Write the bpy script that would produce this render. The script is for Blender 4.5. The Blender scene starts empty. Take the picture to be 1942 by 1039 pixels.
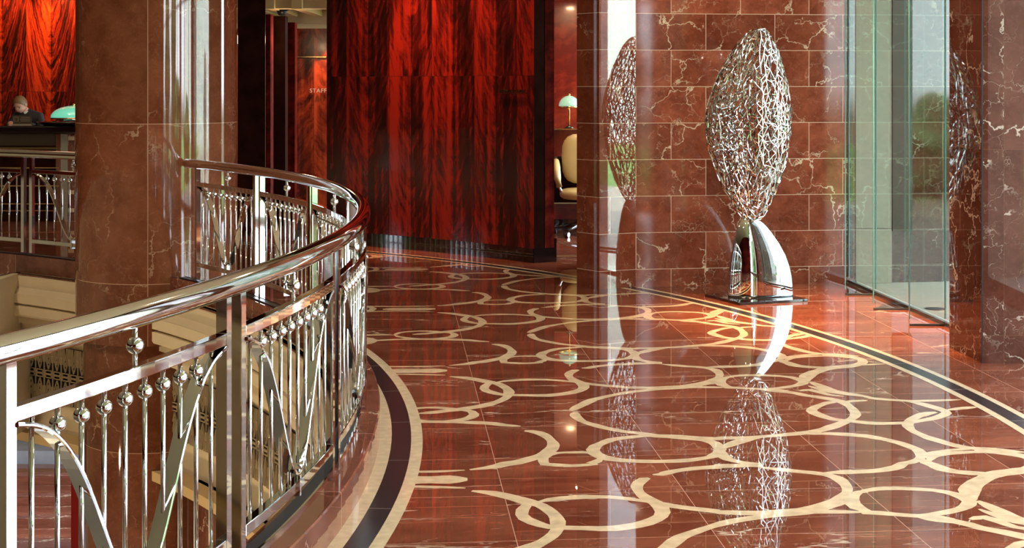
import bpy, bmesh, math, random
import numpy as np
from mathutils import Vector, Matrix
random.seed(7)
PI=math.pi
D=bpy.data
COL=bpy.context.scene.collection
SC=bpy.context.scene

# ------------------------------------------------------------------ camera
H=1.70; F=2700.0; CX=971.0; HY=163.0
cam=D.cameras.new('camera'); camo=D.objects.new('camera',cam); COL.objects.link(camo)
camo.location=(0,0,H); camo.rotation_euler=(PI/2,0,0)
cam.sensor_fit='HORIZONTAL'; cam.sensor_width=36; cam.lens=F/1942*36
cam.shift_y=-(519.5-HY)/1942; cam.clip_end=200; cam.clip_start=.05
SC.camera=camo
vs=SC.view_settings
vs.view_transform='Standard'; vs.look='None'; vs.gamma=1; vs.use_curve_mapping=False
vs.exposure=0.42

# ------------------------------------------------------------------ world
W=D.worlds.new('sky'); SC.world=W; W.use_nodes=True
nt=W.node_tree; nt.nodes.clear()
wo=nt.nodes.new('ShaderNodeOutputWorld'); bg=nt.nodes.new('ShaderNodeBackground')
tc=nt.nodes.new('ShaderNodeTexCoord'); sx=nt.nodes.new('ShaderNodeSeparateXYZ'); cr=nt.nodes.new('ShaderNodeValToRGB')
nt.links.new(tc.outputs['Generated'],sx.inputs[0]); mr=nt.nodes.new('ShaderNodeMapRange'); mr.inputs[1].default_value=-1; mr.inputs[2].default_value=1; nt.links.new(sx.outputs['Z'],mr.inputs[0]); nt.links.new(mr.outputs[0],cr.inputs[0])
cr.color_ramp.elements[0].position=.49; cr.color_ramp.elements[0].color=(.16,.17,.13,1)
cr.color_ramp.elements[1].position=.5; cr.color_ramp.elements[1].color=(.84,.93,1,1); e3=cr.color_ramp.elements.new(.85); e3.color=(.62,.80,1,1)
nt.links.new(cr.outputs[0],bg.inputs[0]); bg.inputs[1].default_value=11.5
nt.links.new(bg.outputs[0],wo.inputs[0])

def light(name,kind,loc,energy,color=(1,1,1),target=None,rot=None,size=.3,size_y=None,spot=60,blend=.5,radius=.03):
    l=D.lights.new(name,kind); l.energy=energy; l.color=color
    if kind=='AREA':
        l.shape='RECTANGLE' if size_y else 'DISK'; l.size=size
        if size_y: l.size_y=size_y
    if kind=='SPOT': l.spot_size=math.radians(spot); l.spot_blend=blend; l.shadow_soft_size=radius
    if kind=='POINT': l.shadow_soft_size=radius
    o=D.objects.new(name,l); COL.objects.link(o); o.location=loc
    if target is not None:
        d=Vector(target)-Vector(loc); o.rotation_euler=d.to_track_quat('-Z','Y').to_euler()
    elif rot: o.rotation_euler=rot
    return o
sun=light('sun','SUN',(0,0,20),22,(1,.96,.88),target=(12,2,0)); sun.data.angle=.02
# portals guide the sampling of the daylight that enters by the windows on the right
def portal(loc,w,h,rz):
    l=D.lights.new('daylight_portal','AREA'); l.shape='RECTANGLE'; l.size=h; l.size_y=w; l.cycles.is_portal=True
    o=D.objects.new('daylight_portal',l); COL.objects.link(o); o.location=loc; o.rotation_euler=(0,PI/2,rz)
for wy in (6.9,3.35,-.2,-3.75): portal((4.25,wy,1.85),3.4,3.5,0)
portal((4.9,10.9,2.0),4.0,4.0,0)
# warm fill lights added under the ceiling to brighten the interior
for lx,ly,e in ((1.4,8.6,30),(1.2,5.0,28),(-1.5,2.2,20),(1.6,11.0,30),(-6.0,16.0,14),(3.4,5.5,20),(-5.4,8.6,110)):
    light('ceiling_fill_light','AREA',(lx,ly,3.93),e,(1,.84,.64),rot=(0,0,0),size=.22)
light('entrance_spotlight','SPOT',(2.35,10.1,3.9),2300,(1,.60,.34),target=(2.5,10.35,0),spot=52,blend=.8,radius=.08)
light('sculpture_spotlight','SPOT',(1.3,9.2,3.9),90,(1,.85,.65),target=(1.95,11.3,1.3),spot=36,blend=.5,radius=.04)
# wall washers above the veneered walls
for px,e in ((690,130),(775,380),(860,230),(935,150),(1000,30)):
    C2=(-7.02,6.72)
    k=(px-CX)/F;a=k*k+1;b=-2*(k*C2[0]+C2[1]);c=C2[0]**2+C2[1]**2-9.62**2
    Y=(-b+math.sqrt(b*b-4*a*c))/2/a
    light('wall_washer','SPOT',(k*Y,Y,3.55),e,(1,.42,.22),target=(k*Y*1.03,Y*1.03,1.6),spot=50,blend=.9,radius=.05)
for X,e in ((-7.05,110),(-6.36,230),(-5.6,8),(-7.8,15)):
    light('wall_washer','SPOT',(X,19.6,3.3),e,(1,.5,.13),target=(X,19.95,2.75),spot=72,blend=.9,radius=.04)
light('corridor_spotlight','SPOT',(-2.30,18.28,2.56),80,(1,.5,.25),target=(-2.36,18.58,1.3),spot=58,blend=.5,radius=.02)
light('corridor_lamp','POINT',(-2.7,16.9,2.25),5,(1,.72,.4),radius=.05)
light('business_lamp','AREA',(.75,15.6,2.7),22,(1,.62,.34),rot=(0,0,0),size=.1)
light('lobby_glow','AREA',(-5.5,17.0,3.2),12,(1,.72,.45),rot=(0,0,0),size=1.5)
# lower hall lamps
light('lower_hall_lamp','AREA',(-5.5,8.0,-1.7),160,(1,.80,.52),rot=(0,0,0),size=.4)
light('lower_hall_lamp','AREA',(-6.3,17.0,-1.75),120,(.9,.92,1),rot=(0,0,0),size=1.5)
light('lower_hall_lamp','AREA',(-3.2,8.6,-3.6),60,(1,.72,.4),target=(-1.0,9.5,-1.6),size=.2)
light('atrium_wall_glow','AREA',(-6.5,8.5,-2.5),25,(1,.8,.52),target=(-3.3,12,-.8),size=.2)

# ------------------------------------------------------------------ materials
def mat(name):
    m=D.materials.new(name); m.use_nodes=True
    n=m.node_tree.nodes; return m,n,m.node_tree.links,n['Principled BSDF']
def simple(name,col,rough=.5,metal=0,coat=0,ior=1.5,trans=0,emit=None,es=0,noise=0,nscale=8):
    m,n,l,b=mat(name)
    b.inputs['Base Color'].default_value=(*col,1); b.inputs['Roughness'].default_value=rough
    b.inputs['Metallic'].default_value=metal; b.inputs['Coat Weight'].default_value=coat
    b.inputs['Coat Roughness'].default_value=.05
    b.inputs['IOR'].default_value=ior; b.inputs['Transmission Weight'].default_value=trans
    if emit: b.inputs['Emission Color'].default_value=(*emit,1); b.inputs['Emission Strength'].default_value=es
    if noise:
        t=n.new('ShaderNodeTexCoord'); q=n.new('ShaderNodeTexNoise'); q.inputs['Scale'].default_value=nscale; q.inputs['Detail'].default_value=6
        l.new(t.outputs['Object'],q.inputs['Vector'])
        r=n.new('ShaderNodeValToRGB'); r.color_ramp.elements[0].position=.3; r.color_ramp.elements[1].position=.7
        r.color_ramp.elements[0].color=(*[c*(1-noise) for c in col],1); r.color_ramp.elements[1].color=(*[min(1,c*(1+noise)) for c in col],1)
        l.new(q.outputs['Fac'],r.inputs[0]); l.new(r.outputs[0],b.inputs['Base Color'])
    return m
class G:
    """small node-graph helper"""
    def __init__(s,n,l): s.n=n; s.l=l
    def link(s,v,inp):
        if hasattr(v,'links') : s.l.new(v,inp)
        else:
            inp.default_value=v
    def math(s,op,a,b=0.0,c=None):
        q=s.n.new('ShaderNodeMath'); q.operation=op; s.link(a,q.inputs[0]); s.link(b,q.inputs[1])
        if c is not None: s.link(c,q.inputs[2])
        return q.outputs[0]
    def vmath(s,op,a,b=None):
        q=s.n.new('ShaderNodeVectorMath'); q.operation=op; s.link(a,q.inputs[0])
        if b is not None: s.link(b,q.inputs[1])
        return q.outputs[0]
    def comb(s,x,y,z):
        q=s.n.new('ShaderNodeCombineXYZ'); s.link(x,q.inputs[0]); s.link(y,q.inputs[1]); s.link(z,q.inputs[2]); return q.outputs[0]
    def noise(s,vec,scale,detail=4,rough=.5,dist=0,out='Fac'):
        q=s.n.new('ShaderNodeTexNoise'); s.link(vec,q.inputs['Vector']); q.inputs['Scale'].default_value=scale
        q.inputs['Detail'].default_value=detail; q.inputs['Roughness'].default_value=rough; q.inputs['Distortion'].default_value=dist
        return q.outputs[out]
    def vor(s,vec,scale,feature='DISTANCE_TO_EDGE'):
        q=s.n.new('ShaderNodeTexVoronoi'); q.feature=feature; s.link(vec,q.inputs['Vector']); q.inputs['Scale'].default_value=scale
        return q.outputs['Distance']
    def smooth(s,v,a,b,lo=0.0,hi=1.0):
        q=s.n.new('ShaderNodeMapRange'); q.interpolation_type='SMOOTHSTEP'; s.link(v,q.inputs[0])
        q.inputs[1].default_value=a; q.inputs[2].default_value=b; q.inputs[3].default_value=lo; q.inputs[4].default_value=hi
        return q.outputs[0]
    def mix(s,f,a,b):
        q=s.n.new('ShaderNodeMix'); q.data_type='RGBA'; s.link(f,q.inputs[0])
        for v,i in ((a,6),(b,7)):
            if isinstance(v,tuple): q.inputs[i].default_value=(*v[:3],1)
            else: s.l.new(v,q.inputs[i])
        return q.outputs[2]
    def ramp(s,v,stops):
        q=s.n.new('ShaderNodeValToRGB'); s.link(v,q.inputs[0]); e=q.color_ramp.elements
        while len(e)<len(stops): e.new(.5)
        for i,(p,c) in enumerate(stops): e[i].position=p; e[i].color=(*c,1)
        return q.outputs[0]
    def brick(s,vec,w,h,off=.5,mortar=.002):
        q=s.n.new('ShaderNodeTexBrick'); s.link(vec,q.inputs['Vector']); q.offset=off; q.squash=1
        q.inputs['Scale'].default_value=1; q.inputs['Mortar Size'].default_value=mortar; q.inputs['Mortar Smooth'].default_value=.1
        q.inputs['Bias'].default_value=0; q.inputs['Brick Width'].default_value=w; q.inputs['Row Height'].default_value=h
        q.inputs['Color1'].default_value=(0,0,0,1); q.inputs['Color2'].default_value=(1,1,1,1); q.inputs['Mortar'].default_value=(.5,.5,.5,1)
        return q.outputs['Color'],q.outputs['Fac']

def marble(name,w,h,off=.5,mortar=.002,dark=(.10,.022,.009),lightc=(.21,.062,.03),vein=(.62,.50,.36),vs=1.0,
           seam=(.55,.42,.30),stretch=(1,1),rough=.04,amount=1.0,streak=0.0,ior=1.62,gt=0.0):
    m,n,l,b=mat(name); g=G(n,l)
    uv=n.new('ShaderNodeUVMap').outputs[0]
    bc,bf=g.brick(uv,w,h,off,mortar)
    sp=n.new('ShaderNodeSeparateColor'); l.new(bc,sp.inputs[0]); rnd=sp.outputs[0]
    st=g.vmath('MULTIPLY',uv,(stretch[0],stretch[1],1))
    z=g.math('MULTIPLY',rnd,61.7)
    p=g.vmath('ADD',st,g.comb(g.math('MULTIPLY',rnd,13.1),g.math('MULTIPLY',rnd,7.3),z))
    # flip directions a little per tile by mixing in a warp
    wn=n.new('ShaderNodeTexNoise'); l.new(p,wn.inputs['Vector']); wn.inputs['Scale'].default_value=2.2*vs; wn.inputs['Detail'].default_value=5; wn.inputs['Roughness'].default_value=.6
    warp=g.vmath('ADD',p,g.vmath('MULTIPLY',g.vmath('SUBTRACT',wn.outputs['Color'],(.5,.5,.5)),(.75/vs,.75/vs,.75/vs)))
    base=g.mix(g.smooth(g.noise(p,3.0*vs,8,.62),.3,.7),dark,lightc)
    base=g.mix(g.math('MULTIPLY',g.smooth(g.noise(warp,14*vs,6,.7),.45,.8),.5),base,(lightc[0]*1.5,lightc[1]*1.6,lightc[2]*1.7))
    tone=g.math('MULTIPLY',g.math('SUBTRACT',rnd,.5),.35)
    hs=n.new('ShaderNodeHueSaturation'); l.new(base,hs.inputs['Color']); l.new(g.math('ADD',1.0,tone),hs.inputs['Value']); base=hs.outputs[0]
    # main veins, patchy
    d1=g.vor(warp,1.9*vs)
    gate=g.smooth(g.noise(p,1.7*vs,3,.6),.5+gt,.66+gt)
    wv=g.math('MULTIPLY',g.noise(warp,5*vs,3),.035)
    v1=g.math('MULTIPLY',g.math('SUBTRACT',1.0,g.smooth(g.math('SUBTRACT',d1,wv),-.012,.004)),gate)
    d2=g.vor(warp,5.3*vs)
    gate2=g.smooth(g.noise(warp,2.6*vs,4,.6),.50+gt,.70+gt)
    v2=g.math('MULTIPLY',g.math('MULTIPLY',g.math('SUBTRACT',1.0,g.smooth(d2,.0,.022)),gate2),.55)
    d3=g.vor(g.vmath('MULTIPLY',warp,(1,1.7,1)),13*vs)
    gate3=g.smooth(g.noise(warp,1.9*vs,4,.6),.56,.72)
    v3=g.math('MULTIPLY',g.math('MULTIPLY',g.math('SUBTRACT',1.0,g.smooth(d3,.0,.05)),gate3),.30)
    vv=g.math('MULTIPLY',g.math('MAXIMUM',g.math('MAXIMUM',v1,v2),v3),amount)
    vc=g.mix(g.noise(warp,9*vs,3),(vein[0]*.55,vein[1]*.45,vein[2]*.4),vein)
    col=g.mix(vv,base,vc)
    if streak:
        q=g.vmath('MULTIPLY',p,(.35,9,1))
        s=g.smooth(g.noise(q,3.2,7,.7,.6),.58,.76)
        col=g.mix(g.math('MULTIPLY',s,streak),col,(.42,.22,.13))
    col=g.mix(bf,col,seam)
    l.new(col,b.inputs['Base Color']); b.inputs['Roughness'].default_value=rough; b.inputs['IOR'].default_value=ior
    return m

def mahogany(name,panel,figure=1.0,dark=(.012,.0015,.001),mid=(.10,.006,.004),bright=(.30,.022,.009),seam_z=1.8,up=1.0,rough=.16,coat=.5,fw=.5):
    """book-matched flame veneer; u runs along the wall, v is height"""
    m,n,l,b=mat(name); g=G(n,l)
    uv=n.new('ShaderNodeUVMap').outputs[0]
    s=n.new('ShaderNodeSeparateXYZ'); l.new(uv,s.inputs[0]); u,v=s.outputs[0],s.outputs[1]
    cell=g.math('DIVIDE',u,panel)
    tri=g.math('PINGPONG',cell,1.0)              # mirrored leaf
    leaf=g.math('FLOOR',g.math('MULTIPLY',g.math('ADD',cell,1.0),.5))
    upper=g.math('GREATER_THAN',v,seam_z)
    sd=g.math('ADD',g.math('MULTIPLY',leaf,3.17),g.math('MULTIPLY',upper,5.3))
    vv=g.math('MULTIPLY',g.math('SUBTRACT',v,seam_z),g.math('SUBTRACT',g.math('MULTIPLY',upper,2*up),up))
    # plume: iso-lines rise towards the leaf edge
    arch=g.math('SUBTRACT',g.math('MULTIPLY',v,1.0),g.math('MULTIPLY',g.math('POWER',tri,1.6),.55*figure))
    pv=g.comb(g.math('MULTIPLY',tri,.5),g.math('MULTIPLY',arch,3.0),sd)
    pvw=g.vmath('ADD',pv,g.vmath('MULTIPLY',g.noise(g.comb(g.math('MULTIPLY',tri,2.0),g.math('MULTIPLY',v,1.6),sd),1.5,4,.6,0,'Color'),(.5,.9,.2)))
    fine=g.noise(g.vmath('MULTIPLY',pvw,(2.2,1.6,1)),2.0,7,.62)
    broad=g.noise(g.comb(g.math('MULTIPLY',tri,2.6),g.math('MULTIPLY',v,.55),sd),1.3,3,.55)
    grain=g.noise(g.comb(g.math('MULTIPLY',u,90.0),g.math('MULTIPLY',v,3.0),0.0),1.0,3,.6)
    val=g.math('ADD',g.math('MULTIPLY',fine,fw),g.math('ADD',g.math('MULTIPLY',broad,1.2-fw),g.math('MULTIPLY',grain,.05)))
    odd=g.math('MODULO',g.math('FLOOR',cell),2.0)
    val=g.math('ADD',val,g.math('MULTIPLY',g.math('SUBTRACT',odd,.5),.10))
    col=g.ramp(val,[(.50,dark),(.62,mid),(.74,bright)])
    e1=g.math('ABSOLUTE',g.math('SUBTRACT',g.math('FRACT',cell),.5))
    line=g.math('MULTIPLY',g.math('GREATER_THAN',e1,.492),.5)
    zl=g.math('MULTIPLY',g.math('LESS_THAN',g.math('ABSOLUTE',g.math('SUBTRACT',v,seam_z)),.003),.6)
    col=g.mix(g.math('MAXIMUM',line,zl),col,(.05,.012,.006))
    l.new(col,b.inputs['Base Color']); b.inputs['Roughness'].default_value=rough+.1
    b.inputs['Coat Weight'].default_value=coat; b.inputs['Coat Roughness'].default_value=rough*.6
    return m

M={}
M['wall']=marble('red_marble_courses',.6075,.309,dark=(.115,.024,.011),lightc=(.22,.06,.03),vs=1.25,seam=(.62,.47,.33),ior=1.36,rough=.06,gt=-.05)
M['wall_gloss']=marble('red_marble_courses_polished',.6075,.309,dark=(.115,.022,.009),lightc=(.20,.048,.022),vs=1.25,seam=(.62,.47,.33),ior=1.95,rough=.02)
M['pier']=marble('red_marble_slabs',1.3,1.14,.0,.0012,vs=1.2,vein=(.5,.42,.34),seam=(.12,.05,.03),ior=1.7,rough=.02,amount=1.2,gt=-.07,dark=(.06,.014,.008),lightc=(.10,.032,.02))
M['pillar']=marble('red_marble_pillar',2.13,1.305,.0,.0025,dark=(.105,.030,.013),lightc=(.165,.055,.026),vs=1.1,seam=(.42,.25,.17),vein=(.50,.36,.24),amount=.6)
M['floor']=marble('red_marble_floor',.757,.589,.0,.0016,dark=(.105,.022,.010),lightc=(.19,.052,.025),vs=.8,stretch=(.5,1.9),streak=.6,seam=(.40,.25,.17),rough=.012,amount=.95,ior=1.6)
M['kerb']=marble('red_marble_kerb',.9,2.0,.0,.0015,dark=(.11,.03,.016),lightc=(.19,.065,.038),vs=1.3,seam=(.45,.3,.22),amount=.8,rough=.03)
M['shaded_marble']=marble('red_marble_courses_shaded',.6075,.309,dark=(.03,.012,.007),lightc=(.055,.022,.014),vs=1.25,seam=(.2,.15,.11),vein=(.3,.24,.18))  # back wall marble again, with the vestibule's shade put into the colour
M['cream']=simple('cream_marble',(.54,.385,.225),.04,noise=.18,nscale=16,ior=1.6)
M['cream_band']=simple('cream_marble_band',(.52,.39,.235),.04,noise=.14,nscale=22,ior=1.6)
M['black']=simple('black_granite',(.022,.017,.017),.2,noise=.3,nscale=90,ior=1.38)
M['veneer']=mahogany('flame_mahogany',.29,1.0,dark=(.014,.0015,.001),mid=(.075,.0045,.003),bright=(.24,.014,.006))
M['veneer_feather']=mahogany('feather_mahogany',.345,2.4,dark=(.012,.001,.001),mid=(.13,.007,.003),bright=(.42,.035,.008),seam_z=1.62,fw=.85)
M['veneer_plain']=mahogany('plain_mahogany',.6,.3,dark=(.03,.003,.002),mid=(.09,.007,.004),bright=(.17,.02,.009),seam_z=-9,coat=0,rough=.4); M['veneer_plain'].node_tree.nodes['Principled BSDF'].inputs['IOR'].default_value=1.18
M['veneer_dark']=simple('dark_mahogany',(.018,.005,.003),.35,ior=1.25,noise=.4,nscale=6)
M['veneer_staff']=mahogany('corridor_mahogany',.5,.8,dark=(.05,.006,.003),mid=(.22,.03,.01),bright=(.5,.08,.025),seam_z=2.06,coat=.08)
M['veneer_red']=mahogany('red_mahogany',.9,.4,dark=(.16,.012,.006),mid=(.28,.025,.010),bright=(.36,.04,.014),seam_z=-9)
for _k in ('veneer_plain','veneer_dark'): M[_k].node_tree.nodes['Principled BSDF'].inputs['Specular IOR Level'].default_value=.04
M['chrome']=simple('polished_steel',(.76,.76,.76),.045,1)
M['steel']=simple('mirror_steel',(.66,.66,.65),.015,1)
M['brass']=simple('dull_bronze',(.16,.10,.05),.35,1)
M['letter']=simple('brushed_letter_metal',(.8,.76,.68),.35,.4)
M['plaster']=simple('cream_plaster',(.62,.50,.32),.75,noise=.04,nscale=4)
M['ceiling']=simple('warm_white_ceiling',(.72,.64,.50),.8)
M['beam']=simple('ochre_plaster',(.55,.38,.18),.8)
M['iron']=simple('dark_iron',(.02,.02,.024),.4,.6)
M['stone']=simple('beige_limestone',(.25,.215,.15),.6,noise=.08,nscale=30)
M['paving']=simple('grey_beige_paving',(.30,.25,.18),.35,noise=.1,nscale=12)
M['panel']=simple('grey_metal_panel',(.05,.048,.04),.35,.3)
M['glass']=simple('clear_glass',(.86,.96,.92),.0,trans=1,ior=1.5)
M['glass_edge']=simple('green_glass_edge',(.10,.34,.33),.05,ior=1.5,coat=1)
M['leather']=simple('cream_leather',(.52,.40,.17),.38,noise=.08,nscale=5,coat=.2)
M['lampglass']=simple('green_glass_shade',(.10,.42,.30),.12,coat=1,emit=(.18,.7,.5),es=.55)
M['lampglass_pale']=simple('pale_green_glass_shade',(.30,.52,.40),.15,coat=1,emit=(.35,.65,.5),es=.5)
M['gloss_black']=simple('gloss_black_lacquer',(.008,.007,.007),.04,coat=1)
M['grey_panel']=simple('smoked_panel',(.06,.04,.022),.3)
M['gold']=simple('gilded_trim',(.75,.5,.22),.2,1)
M['skin']=simple('skin',(.62,.33,.24),.55)
M['lip']=simple('lips',(.42,.14,.11),.5)
M['hair']=simple('brown_hair',(.17,.085,.03),.6,noise=.5,nscale=140)
M['suit']=simple('black_cloth',(.016,.013,.014),.8)
M['shirt']=simple('white_cloth',(.5,.5,.5),.8)
M['foliage']=simple('garden_foliage',(.045,.12,.025),.8,noise=.7,nscale=3)
M['grass']=simple('lawn',(.10,.26,.05),.9,noise=.3,nscale=2)
M['grey_stone']=simple('grey_lower_floor',(.30,.31,.32),.25,noise=.15,nscale=3)
M['redcloth']=simple('red_carpet',(.35,.01,.008),.9)
M['yellow']=simple('yellow_lacquer',(.65,.32,.02),.5)
M['bronze_mirror']=simple('brown_metal_cap',(.30,.22,.13),.08,1)

# ------------------------------------------------------------------ object helpers
def at(x,y,z=0.0):
    """place in the room of a floor-parallel point at height z"""
    Y=F*(H-z)/(y-HY); return Vector(((x-CX)*Y/F,Y,z))
WLOC={}
def wl(o): return WLOC.get(o.name,Vector((0,0,0)))
def link(name,me,parent=None,origin=(0,0,0)):
    o=D.objects.new(name,me); COL.objects.link(o); origin=Vector(origin)
    if parent is not None:
        o.parent=parent; o.location=origin-wl(parent)
    else: o.location=origin
    WLOC[o.name]=origin
    return o
def tag(o,label=None,cat=None,group=None,kind=None):
    if label: o['label']=label
    if cat: o['category']=cat
    if group: o['group']=group
    if kind: o['kind']=kind
    return o
def empty(name,loc,label=None,cat=None,group=None,kind=None):
    o=D.objects.new(name,None); COL.objects.link(o); o.location=loc; o.empty_display_size=.1
    WLOC[o.name]=Vector(loc); return tag(o,label,cat,group,kind)
class MB:
    """collects shapes in world coordinates, builds ONE mesh"""
    def __init__(s): s.v=[]; s.f=[]; s.uv={}; s.sm=set()
    def add(s,vs_,fs,uvs=None,smooth=False):
        b=len(s.v); s.v+= [tuple(p) for p in vs_]
        for i,f in enumerate(fs):
            if uvs: s.uv[len(s.f)]=uvs[i]
            if smooth: s.sm.add(len(s.f))
            s.f.append([b+j for j in f])
        return s
    def box(s,c,size,rz=0.0,taper=1.0):
        cx,cy,cz=c; a,b,h=[q/2 for q in size]; cs,sn=math.cos(rz),math.sin(rz); vs_=[]
        for z,t in ((-h,1),(h,taper)):
            for x,y in ((-a,-b),(a,-b),(a,b),(-a,b)):
                x*=t;y*=t; vs_.append((cx+x*cs-y*sn,cy+x*sn+y*cs,cz+z))
        return s.add(vs_,[(3,2,1,0),(4,5,6,7),(0,1,5,4),(1,2,6,5),(2,3,7,6),(3,0,4,7)])
    def prism(s,pts,z0,z1,uvlen=False):
        n=len(pts); vs_=[(p[0],p[1],z0) for p in pts]+[(p[0],p[1],z1) for p in pts]
        fs=[tuple(range(n))[::-1],tuple(range(n,2*n))]; uvs=[[(vs_[i][0],vs_[i][1]) for i in fs[0]],[(vs_[i][0],vs_[i][1]) for i in fs[1]]]
        u=0
        for i in range(n):
            j=(i+1)%n; d=math.hypot(pts[j][0]-pts[i][0],pts[j][1]-pts[i][1])
            fs.append((i,j,n+j,n+i)); uvs.append([(u,z0),(u+d,z0),(u+d,z1),(u,z1)]); u+=d
        return s.add(vs_,fs,uvs)
    def tube(s,pts,r,seg=10,closed=False,caps=True):
        P=[Vector(p) for p in pts]; n=len(P); rs=r if isinstance(r,(list,tuple)) else [r]*n
        vs_=[]; up=Vector((0,0,1)); prev=None
        for i in range(n):
            a=P[i-1] if (i>0 or closed) else P[i]; b=P[(i+1)%n] if (i<n-1 or closed) else P[i]
            t=(b-a).normalized()
            x=t.cross(up)
            if x.length<1e-3: x=prev if prev is not None else Vector((1,0,0))
            x.normalize(); prev=x; y=x.cross(t).normalized()
            for k in range(seg):
                q=2*PI*k/seg; vs_.append(P[i]+x*math.cos(q)*rs[i]+y*math.sin(q)*rs[i])
        fs=[]
        for i in range(n if closed else n-1):
            for k in range(seg):
                a=i*seg+k;b=i*seg+(k+1)%seg;c=((i+1)%n)*seg+(k+1)%seg;d=((i+1)%n)*seg+k
                fs.append((a,b,c,d))
        s.add(vs_,fs,smooth=True)
        if caps and not closed:
            b=len(s.v)-n*seg
            s.f.append([b+k for k in range(seg)]); s.f.append([b+(n-1)*seg+k for k in range(seg)][::-1])
        return s
    def lathe(s,c,prof,seg=24,sx=1,sy=1,a0=0,a1=2*PI):
        full=abs(a1-a0-2*PI)<1e-6; m=seg if full else seg+1; vs_=[]
        for r,z in prof:
            for k in range(m):
                q=a0+(a1-a0)*k/seg; vs_.append((c[0]+r*sx*math.cos(q),c[1]+r*sy*math.sin(q),c[2]+z))
        fs=[]
        for i in range(len(prof)-1):
            for k in range(seg):
                k2=(k+1)%m; fs.append((i*m+k,i*m+k2,(i+1)*m+k2,(i+1)*m+k))
        return s.add(vs_,fs,smooth=True)
    def sphere(s,c,r,seg=20,rings=12,sc=(1,1,1)):
        pr=[(max(1e-5,r*math.sin(PI*i/rings)),-r*math.cos(PI*i/rings)*sc[2]) for i in range(rings+1)]
        return s.lathe(c,pr,seg,sc[0],sc[1])
    def sweep_rect(s,path,prof,uvw=False):
        """path: list of (x,y,nx,ny) ; prof: closed list of (offset along n, z)"""
        m=len(prof); vs_=[]; L=[0]
        for i,(x,y,nx,ny) in enumerate(path):
            if i:
                o0=prof[0][0]; q=path[i-1]; L.append(L[-1]+math.hypot(x+nx*o0-q[0]-q[2]*o0,y+ny*o0-q[1]-q[3]*o0))
            for o,z in prof: vs_.append((x+nx*o,y+ny*o,z))
        w=[0]
        for j in range(m):
            a=prof[j];b=prof[(j+1)%m]; w.append(w[-1]+math.hypot(a[0]-b[0],a[1]-b[1]))
        fs=[];uvs=[]
        for i in range(len(path)-1):
            for j in range(m):
                j2=(j+1)%m
                fs.append((i*m+j,i*m+j2,(i+1)*m+j2,(i+1)*m+j)); uvs.append([(L[i],w[j]),(L[i],w[j+1]),(L[i+1],w[j+1]),(L[i+1],w[j])])
        s.add(vs_,fs,uvs)
        b=len(s.v)-len(path)*m
        s.f.append([b+j for j in range(m)][::-1]); s.f.append([b+(len(path)-1)*m+j for j in range(m)])
        return s
    def mesh(s,name,m,origin=(0,0,0),fix=True):
        ox,oy,oz=origin
        me=D.meshes.new(name); me.from_pydata([(x-ox,y-oy,z-oz) for x,y,z in s.v],[],s.f)
        uvl=me.uv_layers.new(name='UVMap')
        for i,p in enumerate(me.polygons):
            if i in s.sm: p.use_smooth=True
            if i in s.uv:
                for li,q in zip(p.loop_indices,s.uv[i]): uvl.data[li].uv=q
        if fix and not s.uv:
            bm=bmesh.new(); bm.from_mesh(me); bmesh.ops.recalc_face_normals(bm,faces=bm.faces); bm.to_mesh(me); bm.free()
        elif fix:
            bm=bmesh.new(); bm.from_mesh(me); bmesh.ops.recalc_face_normals(bm,faces=bm.faces); bm.to_mesh(me); bm.free()
        me.materials.append(m); me.update(); return me
    def build(s,name,m,parent=None,origin=None,bevel=0):
        if origin is None: origin=wl(parent) if parent is not None else (0,0,0)
        o=link(name,s.mesh(name,m,origin),parent,origin)
        if bevel:
            b=o.modifiers.new('bevel','BEVEL'); b.width=bevel; b.segments=2; b.limit_method='ANGLE'
        return o
def struct(o): o['kind']='structure'; return o

# ------------------------------------------------------------------ plan geometry
C1=Vector((-8.95,6.27)); RR=8.25        # centre and rail radius of the round opening
C2=Vector((-7.02,6.72))                 # centre of the border stripe and of the curved veneered wall
def on(C,R,deg): a=math.radians(deg); return (C[0]+R*math.cos(a),C[1]+R*math.sin(a))
def arc(C,R,a0,a1,n): return [(*on(C,R,a0+(a1-a0)*i/n),math.cos(math.radians(a0+(a1-a0)*i/n)),math.sin(math.radians(a0+(a1-a0)*i/n))) for i in range(n+1)]
def hit(px,C,R,far=True):
    k=(px-CX)/F;a=k*k+1;b=-2*(k*C[0]+C[1]);c=C[0]**2+C[1]**2-R*R
    Y=(-b+(1 if far else -1)*math.sqrt(max(0,b*b-4*a*c)))/2/a
    return k*Y,Y,math.degrees(math.atan2(Y-C[1],k*Y-C[0]))
TH=math.atan(.083); EX=(math.cos(TH),math.sin(TH)); DY=(-math.sin(TH),math.cos(TH))   # paving grid

# ------------------------------------------------------------------ floor with the round opening
def floor_uv(p): return ((p[0]*EX[0]+p[1]*EX[1])-.457+7.57*2,(p[0]*DY[0]+p[1]*DY[1])-5.303+.589*40)
mb=MB(); NI=180; RIN=8.16
ai=[-180+360*i/NI for i in range(NI+1)]
rad=[RIN,8.9,10,12,15,20,24]
for j in range(len(rad)-1):
    for i in range(NI):
        q=[(*on(C1,rad[j],ai[i]),0),(*on(C1,rad[j+1],ai[i]),0),(*on(C1,rad[j+1],ai[i+1]),0),(*on(C1,rad[j],ai[i+1]),0)]
        cx_=sum(p[0] for p in q)/4; cy_=sum(p[1] for p in q)/4
        mb.add(q,[(0,1,2,3)],[[floor_uv(p) for p in q]])
me=mb.mesh('floor',M['floor'])
bm=bmesh.new(); bm.from_mesh(me)
ga_=at(1609.8,536.6); gb_=at(1793.8,617.9); gt_=(gb_-ga_).normalized()
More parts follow.
